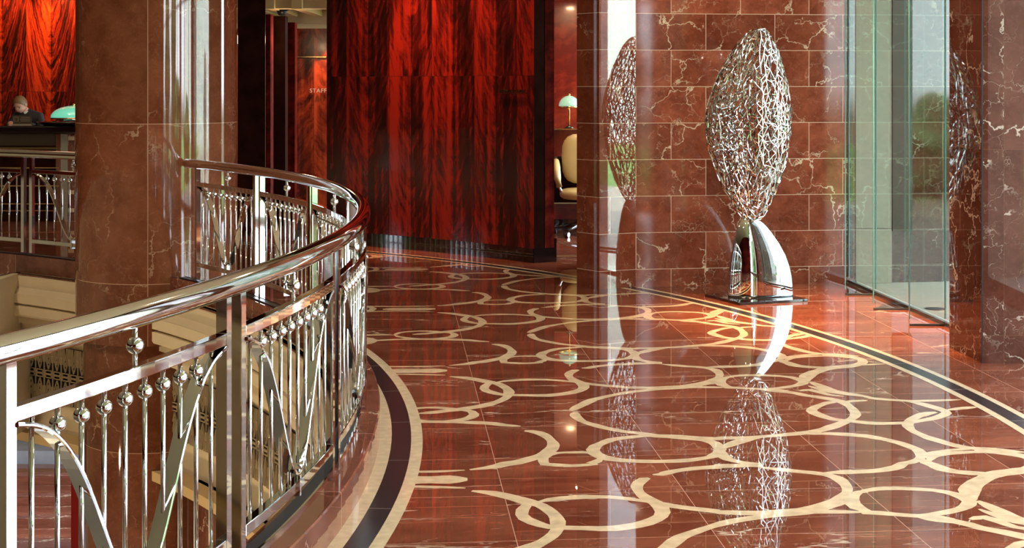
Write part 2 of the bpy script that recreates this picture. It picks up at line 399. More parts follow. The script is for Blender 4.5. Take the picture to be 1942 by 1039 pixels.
bmesh.ops.bisect_plane(bm,geom=bm.verts[:]+bm.edges[:]+bm.faces[:],plane_co=ga_,plane_no=(-gt_.y,gt_.x,0),clear_outer=True)
uvl=bm.loops.layers.uv[0]
def gx(Y): return ga_.x+gt_.x/gt_.y*(Y-ga_.y)
f_=bm.faces.new([bm.verts.new(p) for p in ((gx(-5.6),-5.6,0),(4.3,-5.6,0),(4.3,9.1,0),(gx(9.1),9.1,0))])
for lp in f_.loops: lp[uvl].uv=floor_uv(lp.vert.co)
bm.to_mesh(me); bm.free()
floor=struct(link('floor',me))
# the strip of floor up to the glass wall and beyond it the outdoor paving
# slab body under the floor edge is built with the fascia below

# inlay lattice: one repeat of the hand-cut ribbon pattern, traced in plan
S1=1942/300; S2=1942/322
def cr_(ox,oy,s,pts): return [(ox+x/s,oy+y/s) for x,y in pts]
A_=lambda p:cr_(780,720,S1,p); B_=lambda p:cr_(780,880,S1,p); C_=lambda p:cr_(1060,720,S1,p); D_=lambda p:cr_(1060,880,S1,p)
E_=lambda p:cr_(1340,720,S1,p); F_=lambda p:cr_(1340,880,S1,p); G_=lambda p:cr_(1620,720,S2,p); H_=lambda p:cr_(1620,880,S2,p)
R4=lambda p:cr_(680,460,8.659,p); G2=lambda p:cr_(1560,640,S1,p); E2=lambda p:cr_(1340,600,S1,p)
def sh(pts,n):     # move a traced stroke n repeats along the paving
    out=[]
    for x,y in pts:
        p=at(x,y); q=(p.x+.1953*n,p.y-2.352*n); out.append(q)
    return out
def pl(pts): return [(at(x,y).x,at(x,y).y) for x,y in pts]
ST=[]   # (points in plan, width)
ST.append((sh(R4([(95,402),(300,408),(600,410),(900,409),(1128,404)]),3),.036))
ST.append((sh(R4([(95,478),(250,466),(600,462),(900,464),(1120,468)]),3),.036))
ST.append((sh(R4([(430,441),(800,439),(1142,437)]),3),.112))
ST.append((sh(R4([(90,400),(200,405),(270,420),(300,436),(262,455),(180,470),(90,480)]),3),.05))
ST.append((sh(R4([(590,722),(660,695),(820,682),(1000,678),(1250,690),(1360,702),(1385,718),(1340,740),(1200,757),(960,765),(740,750),(640,738),(590,722)]),2),.048))
ST.append((sh(R4([(90,720),(300,720),(500,719),(600,722)]),2),.045))
ST.append((sh(R4([(90,742),(180,752),(262,782),(200,805),(90,825)]),2),.09))
ST.append((sh(R4([(270,784),(420,775),(600,768),(960,764),(1480,772),(1680,785),(1832,791)]),2),.055))
ST.append((pl([(853,714),(880,716),(905,720),(925,724),(945,728)]+A_([(1110,70),(1175,110),(1200,150),(1185,200),(1130,240),(1060,270),(960,300),(850,325),(700,348),(560,368),(420,382),(300,398),(90,415)])),.062))
ST.append((pl(B_([(1500,460),(1420,500),(1365,560),(1355,620),(1400,670),(1500,715),(1600,750),(1700,772),(1850,780),(2080,785),(2300,793),(2500,790)])+D_([(800,775),(950,752),(1080,720),(1180,680),(1250,640),(1275,590),(1250,530),(1200,480),(1080,420),(990,350),(955,280),(985,225),(1050,180),(1110,172)])),.060))
ST.append((pl(B_([(1550,470),(1700,435),(1850,418),(1942,412)])+D_([(150,408),(300,402),(600,403),(800,420),(950,440),(1100,458),(1250,485),(1400,515),(1650,548),(1942,580)])+F_([(150,590),(400,598),(700,600),(900,585),(1150,560),(1300,530),(1430,495),(1550,455),(1650,405),(1720,350),(1725,290),(1680,230),(1600,170),(1450,125),(1300,105),(1100,88),(800,55),(650,35)])),.052))
ST.append((pl(D_([(1150,130),(1250,128),(1400,88),(1700,50),(1942,35)])+F_([(150,25),(400,20),(550,18),(650,32)])),.055))
ST.append((pl(C_([(145,382),(225,335),(320,290),(420,245),(560,212),(700,182),(900,148),(1200,118),(1350,106),(1600,88),(1780,55),(1942,20)])),.055))
ST.append((pl(F_([(700,605),(1000,598),(1300,588),(1600,586),(1942,590)])),.050))
ST.append((pl(C_([(205,400),(200,440),(290,510),(430,555),(560,590),(800,637),(950,652),(1050,668),(1200,690),(1500,700),(1942,725)])+E_([(200,715),(400,714),(800,690),(1000,672),(1200,652),(1400,620),(1550,575),(1680,525),(1780,480),(1830,430),(1800,370),(1730,310),(1640,265),(1500,235),(1380,215),(1200,190),(1120,170),(1000,150),(850,140),(700,125)])),.058))
ST.append((pl(C_([(1200,692),(1050,690),(900,702),(780,715),(650,735),(540,775),(450,815),(415,860),(440,905),(520,945),(620,972),(780,990),(950,1000),(1200,1005),(1450,998),(1650,982),(1800,960),(1942,935)])+E_([(60,935),(130,900),(170,860),(140,810),(90,775),(0,745)])+C_([(1850,752),(1750,735),(1500,710),(1200,692)])),.058))
ST.append((pl(E_([(180,850),(260,812),(350,775),(450,745),(560,720),(700,700)])),.055))
ST.append((pl(E_([(180,860),(190,930),(260,975),(350,1000),(450,1020),(620,1036)])+F_([(650,32)])),.065))
ST.append((pl(C_([(-60,895),(120,893),(280,890),(360,895),(440,910)])),.045))
ST.append((pl(C_([(530,955),(470,1000),(400,1026)])+D_([(440,0),(340,10),(200,20),(50,22)])+B_([(1942,20),(1780,12),(1640,0)])+A_([(1620,1000),(1620,960),(1680,920),(1780,900),(1942,893)])),.052))
ST.append((pl(A_([(1390,628),(1470,632),(1560,650),(1650,690),(1720,750),(1745,800),(1720,850),(1650,900),(1560,945),(1450,975),(1300,1015),(1150,1036)])+B_([(1050,28),(900,50),(720,70)])),.062))
ST.append((pl(F_([(1690,440),(1760,480),(1850,535),(1942,570)])+H_([(120,552),(300,560),(500,578),(700,592),(1000,605),(1150,630)])),.055))
ST.append((pl(F_([(1780,350),(1860,345),(1942,335)])+H_([(120,305),(250,285),(500,278),(900,298),(1050,320),(1150,345),(1250,385),(1320,430),(1270,490),(1150,530),(1000,560),(850,582),(700,585)])),.052))
ST.append((pl(H_([(80,320),(0,355),(-30,400),(-20,450),(40,500),(120,530),(200,548)])),.055))
ST.append((pl(H_([(1330,430),(1320,370),(1295,300),(1340,235),(1420,180),(1520,125),(1650,95),(1800,80),(1942,45)])),.068))
ST.append((sh(E2([(1230,790),(1265,730),(1330,695),(1500,645),(1700,615),(1942,575)]),1),.055))
ST.append((sh(E2([(980,545),(1020,515),(1120,498),(1400,485),(1600,490),(1850,520),(1900,550),(1850,585),(1750,608),(1550,625),(1400,630),(1200,620),(1050,600),(980,570),(980,545)]),1),.050))
ST.append((sh(E2([(1270,800),(1400,855),(1550,910),(1700,940),(1942,975)]),1),.055))
ST.append((sh(G2([(0,215),(300,232),(430,250),(500,290),(455,330),(300,360),(0,380)]),1),.055))
ST.append((sh(G2([(480,340),(640,328),(760,324)]),1),.045))
ST.append((pl(E_([(1250,75),(1350,105),(1450,140),(1600,165),(1750,185),(1942,205)])+G_([(200,212),(600,242),(900,240),(1220,228)])),.045))
ST.append((pl(E_([(1140,138),(1270,125),(1380,150),(1500,185),(1690,206)])),.050))
ST.append((pl(E_([(1610,270),(1480,285),(1330,340),(1290,385),(1400,440),(1550,485),(1700,505),(1850,515)])+G_([(0,480),(150,495),(350,502),(500,498),(640,490),(760,470),(900,445),(1020,405),(1060,380),(1000,345),(850,300),(720,265),(600,248)])),.058))
ST.append((pl(G_([(940,372),(860,380),(780,400),(700,430),(640,470),(610,520),(660,580),(750,625),(850,665),(980,705),(1100,740),(1300,780),(1600,800),(1942,830)])),.058))
ST.append((pl(G_([(1060,350),(1200,330),(1400,312)])),.045))
ST.append((pl(E_([(1200,665),(1400,662),(1600,666),(1942,690)])+G_([(250,665),(400,695),(520,725),(620,760),(720,800),(770,860),(740,910),(650,945),(560,958)])+H_([(500,32),(350,65),(180,82),(0,90)])+F_([(1800,95),(1600,105),(1450,110)])),.058))
ST.append((pl(G_([(790,870),(850,845),(1000,820),(1100,805),(1250,795),(1400,790)])),.048))
ST.append((pl(G_([(770,900),(830,950)])+H_([(950,28),(1050,60),(1180,85),(1300,95),(1550,102)])),.055))
ST.append((pl(E_([(1640,285),(1800,262),(1942,256)])+G_([(150,238)])),.045))
def resample(pts,step):
    P=[Vector((p[0],p[1])) for p in pts]
    # Catmull-Rom for smooth hand-cut ribbons
    out=[]
    for i in range(len(P)-1):
        p0=P[i-1] if i else P[i]*2-P[i+1]; p1=P[i]; p2=P[i+1]; p3=P[i+2] if i+2<len(P) else P[i+1]*2-P[i]
        n=max(1,int((p2-p1).length/step))
        for k in range(n):
            t=k/n; out.append(.5*((2*p1)+(p2-p0)*t+(2*p0-5*p1+4*p2-p3)*t*t+(3*p1-p0-3*p2+p3)*t**3))
    out.append(P[-1]); return out
rng=random.Random(3)
inl=MB(); lay=0
for rep in range(-1,5):
    ox,oy=-.1953*rep,2.352*rep
    for si,(pts,w) in enumerate(ST):
        P=resample(pts,.035); L=[];Rr=[]; seedr=random.Random(si*7+1)
        ph=[seedr.uniform(0,6) for _ in range(4)]
        z=.0003+.000013*(si%40); rows=[]
        for i,p in enumerate(P):
            a=P[max(0,i-1)];b=P[min(len(P)-1,i+1)]; t=(b-a)
            if t.length<1e-6: continue
            t.normalize(); nn=Vector((-t.y,t.x)); s=i*.035
            ww=w*.5*(1+.13*math.sin(s*9+ph[0])+.10*math.sin(s*23+ph[1])+.05*math.sin(s*51+ph[3]))
            edge=min(i,len(P)-1-i)
            if edge==0: ww*=.35
            elif edge==1: ww*=.8
            rows.append((p+nn*ww,p-nn*ww,p))
        prev=None
        for i,(l_,r_,c_) in enumerate(rows):
            q=Vector((c_.x+ox,c_.y+oy))
            ok=(q-C1).length>8.49 and (q-C2).length<9.54 and q.y<17
            if ok and prev is not None:
                a,b=prev; z_=z+.000011*(i%20); vs_=[(a[0].x+ox,a[0].y+oy,z_),(l_.x+ox,l_.y+oy,z_),(r_.x+ox,r_.y+oy,z_),(a[1].x+ox,a[1].y+oy,z_)]
                inl.add(vs_,[(0,3,2,1)])
            prev=((l_,r_),c_) if ok else None
            if prev: prev=((l_,r_),c_)
o=inl.build('ribbon_inlay',M['cream'],floor); 
def ringband(name,C,r0,r1,a0,a1,z,m,n=160,parent=None):
    b=MB()
    for i in range(n):
        q0=a0+(a1-a0)*i/n;q1=a0+(a1-a0)*(i+1)/n
        b.add([(*on(C,r0,q0),z),(*on(C,r1,q0),z),(*on(C,r1,q1),z),(*on(C,r0,q1),z)],[(0,1,2,3)])
    return b.build(name,m,parent)
ringband('border_stripe',C2,9.65,9.69,-60,75,.0012,M['cream_band'],parent=floor)
ringband('border_stripe',C2,9.56,9.65,-60,75,.0013,M['black'],parent=floor)
ringband('border_stripe',C2,9.515,9.56,-60,75,.0012,M['cream_band'],parent=floor)
ringband('border_stripe',C1,8.485,8.54,-75,75,.0012,M['cream_band'],parent=floor)
ringband('border_stripe',C1,8.391,8.485,-75,75,.0013,M['black'],parent=floor)
ringband('border_stripe',C1,8.33,8.391,-75,75,.0012,M['cream_band'],parent=floor)
sm=MB()
for q in range(-70,72,5):     # fine joints across the dark band
    a=q+1.3; p0=on(C1,8.391,a);p1=on(C1,8.485,a); d=(-math.sin(math.radians(a))*.0012,math.cos(math.radians(a))*.0012)
    sm.add([(p0[0]-d[0],p0[1]-d[1],.0015),(p1[0]-d[0],p1[1]-d[1],.0015),(p1[0]+d[0],p1[1]+d[1],.0015),(p0[0]+d[0],p0[1]+d[1],.0015)],[(0,1,2,3)])
    for jj in (0,1):
        a2=q*.9+3+jj*2.4; p0=on(C2,9.56,a2);p1=on(C2,9.65,a2); d=(-math.sin(math.radians(a2))*.0012,math.cos(math.radians(a2))*.0012)
        if jj==0: sm.add([(p0[0]-d[0],p0[1]-d[1],.0015),(p1[0]-d[0],p1[1]-d[1],.0015),(p1[0]+d[0],p1[1]+d[1],.0015),(p0[0]+d[0],p0[1]+d[1],.0015)],[(0,1,2,3)])
sm.build('band_joints',M['stone'],floor)

# ------------------------------------------------------------------ atrium kerb, fascia and lower walls
mb=MB(); mb.sweep_rect(arc(C1,0,-75,75,150),[(8.16,-.06),(8.333,-.06),(8.333,.134),(8.327,.14),(8.16,.14)])
struct(mb.build('trim_1',M['kerb']))
FA=-75; FB=57.6
def fascia_path(r):
    p=arc(C1,r,-302+60,FB,300) if False else arc(C1,r,FA,FB,150); x,y,_,_=p[-1]
    # the wall turns back towards the near side here
    p+= [(x-.12-.02*i,y-.35*i,1.0,.05) for i in range(1,7)]
    return p
prof=[(.25,-.02),(.10,-.02),(.10,-.035),(.085,-.04),(.085,-.14),(.035,-.185),(.02,-.19),(.02,-.275),(.06,-.28),(.06,-.295),(.02,-.30),(.02,-.375),(.03,-.395),(.10,-.40),(.10,-.47),(.16,-.475),(.16,-.6),(.25,-.6)]
b=MB(); b.sweep_rect(fascia_path(8.01),prof); struct(b.build('trim_2',M['plaster']))
b=MB(); b.sweep_rect(fascia_path(8.01),[(.14,-.0605),(.14,-.02),(.098,-.02),(.098,-.0605)]); struct(b.build('trim_9',M['kerb']))
b=MB(); b.sweep_rect(fascia_path(8.24),[(0,-1.45),(0,-.6),(.2,-.6),(.2,-1.45)]); struct(b.build('wall_atrium',M['plaster']))
b=MB(); b.sweep_rect(arc(C1,8.20,-75,38.5,120),[(0,-4.2),(0,-1.45),(.25,-1.45),(.25,-4.2)]); struct(b.build('wall_lower',M['kerb']))
b=MB(); b.sweep_rect(arc(C1,8.3,75,285,120),[(-.14,-4.2),(-.14,.1),(.2,.1),(.2,-4.2)]); struct(b.build('wall_atrium_far',M['plaster']))
b=MB(); b.sweep_rect(arc(C1,8.06,-75,75,150),[(0,-1.53),(0,-1.45),(.25,-1.45),(.25,-1.53)]); struct(b.build('trim_3',M['beam']))
# ironwork grille fixed along the atrium wall
gr=empty('ironwork_grille',(*on(C1,8.2,33),-1.2),'black and cream grille of pointed leaves along the curved wall below the opening','grille')
a0g,a1g=-10,58; n=0; cellw=1.75
b=MB(); fr=MB()
def gp(a,z,r=8.215): x,y=on(C1,r,a); return (x,y,z)
def ribbon(mbx,pts,w=.012,r=8.215):
    for i in range(len(pts)-1):
        (a,z),(c,y)=pts[i],pts[i+1]
        p=Vector(gp(a,z,r)); q=Vector(gp(c,y,r)); t=(q-p)
        if t.length<1e-6: continue
        t.normalize(); am=math.radians((a+c)/2); nrm=Vector((math.cos(am),math.sin(am),0)); s=t.cross(nrm).normalized()*w*.5; d=nrm*.006
        vs_=[p-s-d,p+s-d,q+s-d,q-s-d,p-s+d,p+s+d,q+s+d,q-s+d]
        mbx.add(vs_,[(0,1,2,3),(7,6,5,4),(0,4,5,1),(1,5,6,2),(2,6,7,3),(3,7,4,0)])
z0g,z1g=-1.19,-.67
b2=MB(); b2.sweep_rect(arc(C1,8.232,a0g,a1g,80),[(0,z0g),(0,z1g),(.006,z1g),(.006,z0g)]); b2.build('backing',M['iron'],gr)
gb=[MB(),MB()]
cellw=.86; zm=(z0g+z1g)/2; a=a0g; mbx=gb[0]
while a<a1g:
    for sgn,za in ((1,z0g),(-1,z1g)):
        for k in range(3):
            w=cellw*(.43-.14*k); h=(zm-.045-z0g)*(1-.24*k)
            pts=[(a+cellw/2+w*(1-t**1.9),za+sgn*h*t) for t in (0,.2,.4,.6,.75,.88,1)]
            ribbon(mbx,pts,.006); ribbon(mbx,[(2*(a+cellw/2)-p[0],p[1]) for p in pts],.006)
        zq=za+sgn*.12
        ribbon(mbx,[(a-.07,zq-.03),(a+.07,zq-.03),(a+.07,zq+.03),(a-.07,zq+.03),(a-.07,zq-.03)],.007)
    ribbon(mbx,[(a,z0g),(a,z1g)],.006)
    for dz in (-.018,.018):
        ribbon(mbx,[(a+.12,zm+dz-.014),(a+cellw-.12,zm+dz-.014),(a+cellw-.12,zm+dz+.014),(a+.12,zm+dz+.014),(a+.12,zm+dz-.014)],.007)
    a+=cellw
gb[0].build('leaf_pattern',simple('aged_cream_iron',(.34,.26,.15),.5),gr)
# lower hall: floor, steps and far wall seen through the balusters
b=MB(); b.box((-6,10,-4.25),(24,30,.1)); struct(b.build('floor_lower',M['grey_stone']))
for i in range(4):
    b=MB(); b.box((-6.4,18.0+i*.42,-4.1+i*.16+.0),(3.4,.42,.3)); struct(b.build('step_lower',M['kerb']))
b=MB(); b.box((-6.4,20.6,-3.5),(3.4,1.8,.3)); struct(b.build('landing_lower',M['grey_stone']))
b=MB(); b.box((-6.4,21.6,-2.6),(6,.1,3.4)); struct(b.build('wall_lower_back',M['beam']))
b=MB(); b.box((-4.40,14.6,-3.2),(.12,.4,2.0)); tag(b.build('red_hanging',M['redcloth']),'red cloth panel glimpsed low between the balusters beside the round pillar','hanging')
b=MB(); b.lathe((-5.0,13.6,-3.55),[(.0001,0),(.30,0),(.34,.06),(.30,.45),(.24,.5),(.0001,.5)],20)
tag(b.build('yellow_pouf',M['yellow']),'round yellow pouf on the lower floor, at the bottom left corner','pouf')

# ------------------------------------------------------------------ pillar
PC=(-3.05,12.25)
mb=MB()
def cyl_uv(mb,c,r,z0,z1,seg,u0):
    vs_=[];fs=[];uvs=[]
    for z in (z0,z1):
        for k in range(seg): q=2*PI*k/seg; vs_.append((c[0]+r*math.cos(q),c[1]+r*math.sin(q),z))
    for k in range(seg):
        k2=(k+1)%seg; u=r*2*PI*k/seg+u0; u2=r*2*PI*(k+1)/seg+u0
        fs.append((k,k2,seg+k2,seg+k)); uvs.append([(u,z0),(u2,z0),(u2,z1),(u,z1)])
    mb.add(vs_,fs,uvs,smooth=True)
# the vertical joint sits a little left of the middle as seen from the landing
ja=math.radians(-90)+math.atan2(PC[0],PC[1])*-1-math.radians(6.5)
u0=-(.678*(ja%(2*PI)))%2.13
cyl_uv(mb,PC,.678,-.42,4.2,96,u0)
for f in list(mb.uv):
    mb.uv[f]=[(u,v-1.39+1.305*3) for u,v in mb.uv[f]]
pil=struct(mb.build('pillar',M['pillar']))
mb=MB(); cyl_uv(mb,PC,.612,-4.3,-.41,96,u0); mb.prism([(PC[0]+.678*math.cos(2*PI*k/48),PC[1]+.678*math.sin(2*PI*k/48)) for k in range(48)],-.42,-.41)
mb.build('pillar_foot',M['pillar'],pil)

# ------------------------------------------------------------------ balustrade
PAIR=[-46.2,-37.7,-29.2,-20.7,-12.3,-3.95,4.7,13.4,22.4,30.85,39.3]
PAIR2=[48.2,57.3,66.0]
def bevbox(mbx,c,size,rz): mbx.box(c,size,rz)
rod=MB(); rod.tube([(0,0,.285),(0,0,.892)],.0072,10); 
ballm=MB(); ballm.sphere((0,0,0),.0215,20,12)
ball2=MB(); ball2.sphere((0,0,0),.0245,20,12)
postm=MB(); postm.box((0,0,(.15+1.045)/2),(.036,.036,1.045-.15))
stubm=MB(); stubm.tube([(0,0,.93),(0,0,1.045)],.0075,10)
clampm=MB(); clampm.box((0,0,.27),(.052,.018,.075)); clampm.sphere((0,0,.312),.011,10,8)
ME={k:v.mesh(k,M['chrome']) for k,v in dict(baluster=rod,ball=ballm,spacer_ball=ball2,post=postm,spacer_rod=stubm,clamp=clampm).items()}
for p in ME['post'].polygons: p.use_smooth=False
def gprof(u):
    K=[(0,0),(.1,.012),(.25,.07),(.4,.19),(.55,.40),(.7,.67),(.8,.84),(.9,.965),(1,1)]
    for i in range(len(K)-1):
        if u<=K[i+1][0]:
            t=(u-K[i][0])/(K[i+1][0]-K[i][0]); return K[i][1]+(K[i+1][1]-K[i][1])*t
    return 1
def balustrade(pairs,root,rail_a0,rail_a1,ends=(False,False)):
    n=int((rail_a1-rail_a0)*1.6)
    b=MB(); b.tube([(*on(C1,RR,rail_a0+(rail_a1-rail_a0)*i/n),1.07) for i in range(n+1)],.037,28); b.build('handrail',M['chrome'],root)
    b=MB(); b.sweep_rect(arc(C1,0,rail_a0,rail_a1,n),[(8.236,.14),(8.245,.14),(8.245,.153),(8.236,.153)]); b.build('base_strip',M['chrome'],root)
    b=MB(); b.sweep_rect(arc(C1,0,rail_a0,rail_a1,n),[(8.185,.14),(8.236,.14),(8.236,.149),(8.185,.149)]); b.build('base_channel',M['iron'],root)
    ga=.40   # half gap of a post pair in degrees
    for i,pa in enumerate(pairs):
        for s in (-1,1):
            if (i==0 and s==-1 and ends[0]) or (i==len(pairs)-1 and s==1 and ends[1]): continue
            x,y=on(C1,RR,pa+s*ga); o=link('post',ME['post'],root,(x,y,0)); o.rotation_euler.z=math.radians(pa+s*ga+(4 if pa>50 else 0))
    for i in range(len(pairs)-1):
        a0=pairs[i]+ga+.13; a1=pairs[i+1]-ga-.13; mid=(a0+a1)/2
        b=MB(); b.sweep_rect(arc(C1,0,a0,a1,14),[(RR-.018,.892),(RR+.018,.892),(RR+.018,.929),(RR-.018,.929)]); b.build('top_bar',M['chrome'],root,bevel=.003)
        b=MB(); b.sweep_rect(arc(C1,0,a0,a1,14),[(RR-.018,.248),(RR+.018,.248),(RR+.018,.285),(RR-.018,.285)]); b.build('bottom_bar',M['chrome'],root,bevel=.003)
        # arch band
        N=48; pts=[]
        for k in range(N+1):
            t=k/N; u=1-abs(2*t-1); pts.append((a0+(a1-a0)*t,.886-.588*gprof(u)))
        # soften the curve
        for _ in range(6):
            pts=[pts[0]]+[((pts[j-1][0]+2*pts[j][0]+pts[j+1][0])/4,(pts[j-1][1]+2*pts[j][1]+pts[j+1][1])/4) for j in range(1,N)]+[pts[-1]]
        b=MB(); vs_=[];fs=[]
        for k,(a,z) in enumerate(pts):
            k0=max(0,k-1);k1=min(N,k+1); da=math.radians(pts[k1][0]-pts[k0][0])*RR; dz=pts[k1][1]-pts[k0][1]; L=math.hypot(da,dz); ta,tz=da/L,dz/L
            for rr,hh in ((-.022,-.006),(.022,-.006),(.024,-.002),(.024,.002),(.022,.006),(-.022,.006)):
                # offset hh along the in-surface normal (-tz, ta)
                aa=a+math.degrees(-tz*hh/RR); x,y=on(C1,RR+rr,aa); vs_.append((x,y,z+ta*hh))
        for k in range(N):
            for j in range(6): j2=(j+1)%6; fs.append((k*6+j,k*6+j2,(k+1)*6+j2,(k+1)*6+j))
        fs+=[(5,4,3,2,1,0),tuple(N*6+j for j in range(6))]
        b.add(vs_,fs); b.build('arch_band',M['chrome'],root)
        for k in range(10):
            a=a0+(a1-a0)*(k+.75)/10.5; x,y=on(C1,RR,a); o=link('baluster',ME['baluster'],root,(x,y,0))
            if 0<k<9:
                q=link('ball',ME['ball'],o,(x,y,.848))
        x,y=on(C1,RR,mid); o=link('spacer_rod',ME['spacer_rod'],root,(x,y,0)); link('spacer_ball',ME['spacer_ball'],o,(x,y,.985))
        x,y=on(C1,RR,mid); o=link('clamp',ME['clamp'],root,(x,y,0)); o.rotation_euler.z=math.radians(mid)
r1=empty('balustrade',(*on(C1,RR,10),.14),'polished steel balustrade curving around the round opening, with ball-topped balusters and a thick tubular handrail','balustrade')
balustrade(PAIR,r1,-46.6,40.2,(True,True))
r2=empty('balustrade',(*on(C1,RR,57),.14),'far stretch of steel balustrade left of the marble pillar, before the reception desk','balustrade')
balustrade(PAIR2,r2,49.0,66.4,(True,True))
for nm in ('handrail',):
    pass

# ------------------------------------------------------------------ marble back wall and pier
def slabwall(name,p0,p1,z0,z1,m,th=.2,u0=0,v0=0,front='-'):
    """straight wall whose visible face runs p0->p1, thickness away from the camera"""
    p0=Vector(p0[:2]);p1=Vector(p1[:2]); t=(p1-p0); L=t.length; t.normalize(); nn=Vector((-t.y,t.x))*th
    pts=[p0,p1,p1+nn,p0+nn]
    b=MB(); vs_=[(p.x,p.y,z) for z in (z0,z1) for p in pts]
    fs=[(0,1,5,4),(1,2,6,5),(2,3,7,6),(3,0,4,7),(4,5,6,7),(3,2,1,0)]
    uv=[[(u0,z0+v0),(u0+L,z0+v0),(u0+L,z1+v0),(u0,z1+v0)],[(u0+L,z0+v0),(u0+L+th,z0+v0),(u0+L+th,z1+v0),(u0+L,z1+v0)]]+[[(0,z0),(L,z0),(L,z1),(0,z1)]]*1+[[(u0-th,z0+v0),(u0,z0+v0),(u0,z1+v0),(u0-th,z1+v0)]]+[[(0,0),(L,0),(L,th),(0,th)]]*2
    b.add(vs_,fs,uv); return b.build(name,m)
ZC=4.0
bL=at(1201,544.5); bR=at(1608,536.6); pB=at(1136.6,549.0); pA=at(1093.9,542.1)
UW=-.631+.6075*12; VW=.159
struct(slabwall('wall_back',bL,bR,0,ZC,M['wall'],.3,UW,VW))
d=(bR-bL).normalized()
# angled pier at the left end of the back wall
b=MB(); P=[pA,pB,bL+d*.02,Vector((1.25,13.6,0)),Vector((.80,13.6,0))]
pts=[(p.x,p.y) for p in P]; n=len(pts)
vs_=[(x,y,z) for z in (0,ZC) for x,y in pts]; fs=[];uvs=[]
offs=[.02+.6075*5,.6075*9+.2,0,0,0]
for i in range(n):
    j=(i+1)%n; L=math.hypot(pts[j][0]-pts[i][0],pts[j][1]-pts[i][1]); u0=offs[i]
    fs.append((i,j,n+j,n+i)); uvs.append([(u0,VW),(u0+L,VW),(u0+L,ZC+VW),(u0,ZC+VW)])
b.add(vs_,fs,uvs); struct(b.build('wall_pier_left',M['wall_gloss']))
# glass wall
g0=at(1609.8,536.6); g3=at(1793.8,617.9); gd=(g3-g0); GL=gd.length; gd.normalize(); gn=Vector((gd.y,-gd.x,0))
js=[0,(at(1662.8,559.7)-g0).length,(at(1727.3,587.6)-g0).length,GL,GL+.75]
gw=empty('window_1',g0+gd*.01,kind='structure')
for i in range(4):
    a=g0+gd*(js[i]+.006); c=g0+gd*(js[i+1]-.006); m_=(a+c)/2; L=(c-a).length; rz=math.atan2(gd.y,gd.x)
    b=MB(); b.box((m_.x,m_.y,2.0),(L,.012,3.9),rz); b.build('glass_pane',M['glass'],gw)
    b=MB(); b.box((m_.x,m_.y,.017),(L,.026,.024),rz); b.build('bottom_channel',M['panel'],gw)
for i in range(0,5):
    a=g0+gd*js[i]; b=MB()
    if i==0: a=a+gd*.012
    b.box((a.x,a.y,2.0),(.012,.016,3.9),math.atan2(gd.y,gd.x)); b.build('glass_joint',M['glass_edge'],gw)
for i in (1,2,3):
    a=g0+gd*js[i]; f1=at((1605,1660,1728)[i-1]-0,(561,590,620)[i-1]); f1.y=a.y
    L=(a-f1).length-.012; mx=(a.x-.008+f1.x)/2
    b=MB(); b.box((mx,a.y,2.0),(L,.012,3.9)); fin=b.build('glass_fin',M['glass'],gw)
    b=MB(); b.box((f1.x,a.y,2.0),(.006,.013,3.9)); b.build('fin_edge',M['glass_edge'],fin)
    b=MB(); b.box((mx,a.y,.008),(L,.022,.012)); b.build('fin_channel',M['panel'],fin)
# vestibule beyond the glass
cl=at(1622,535.0); cr2=at(1690,535.0)
ext=bR+d*4.5
struct(slabwall('wall_vestibule',bR+d*.0,ext,0,ZC,M['shaded_marble'],.3,UW+(bR-bL).length,VW))
b=MB(); b.box(((cl.x+cr2.x)/2,cl.y+.0,2.0),(cr2.x-cl.x,.10,4.0)); vc=struct(b.build('column_stone',M['stone']))
b=MB()
for z in (.47,3.0): b.box(((cl.x+cr2.x)/2,cl.y-.0505,z),(cr2.x-cl.x,.002,.006))
b.build('column_joints',M['panel'],vc)
b=MB(); b.box(((cr2.x+.09),cl.y-.03,2.2),(.17,.06,3.5)); struct(b.build('panel_vestibule',M['panel']))
fl=MB()
for q in ([(2.9,9.2),(16,9.2),(16,12.7),(2.9,12.7)],[(2.6,12.2),(2.9,12.2),(2.9,12.7),(2.6,12.7)]):
    fl.add([(x,y,-.002) for x,y in q],[(0,1,2,3)],[[floor_uv(p) for p in q]])
struct(link('floor_vestibule',fl.mesh('floor_vestibule',M['paving'])))
b=MB(); dc=at(1775,585); b.lathe((dc.x,dc.y,-.002),[(.0001,.003),(.075,.003),(.08,0)],20); struct(b.build('floor_drain',M['iron']))
# pier at the right
p0=at(1800.5,658.9); p1=at(1863.5,688.7)
b=MB(); pts=[(p0.x,p0.y),(p1.x,p1.y),(4.3,p1.y-.03),(4.3,p0.y)]; n=4
vs_=[(x,y,z) for z in (0,ZC) for x,y in pts]; fs=[(i,(i+1)%n,n+(i+1)%n,n+i) for i in range(n)]; uvs=[]
for i in range(n):
    j=(i+1)%n; L=math.hypot(pts[j][0]-pts[i][0],pts[j][1]-pts[i][1]); u0=[.3,2.6-.13,.1,.1][i]
    uvs.append([(u0,.97),(u0+L,.97),(u0+L,ZC+.97),(u0,ZC+.97)])
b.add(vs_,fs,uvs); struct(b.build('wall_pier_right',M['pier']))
b=MB(); b.box((p1.x-.004,p1.y-.004,2.0),(.008,.008,4.0)); struct(b.build('trim_4',M['iron']))

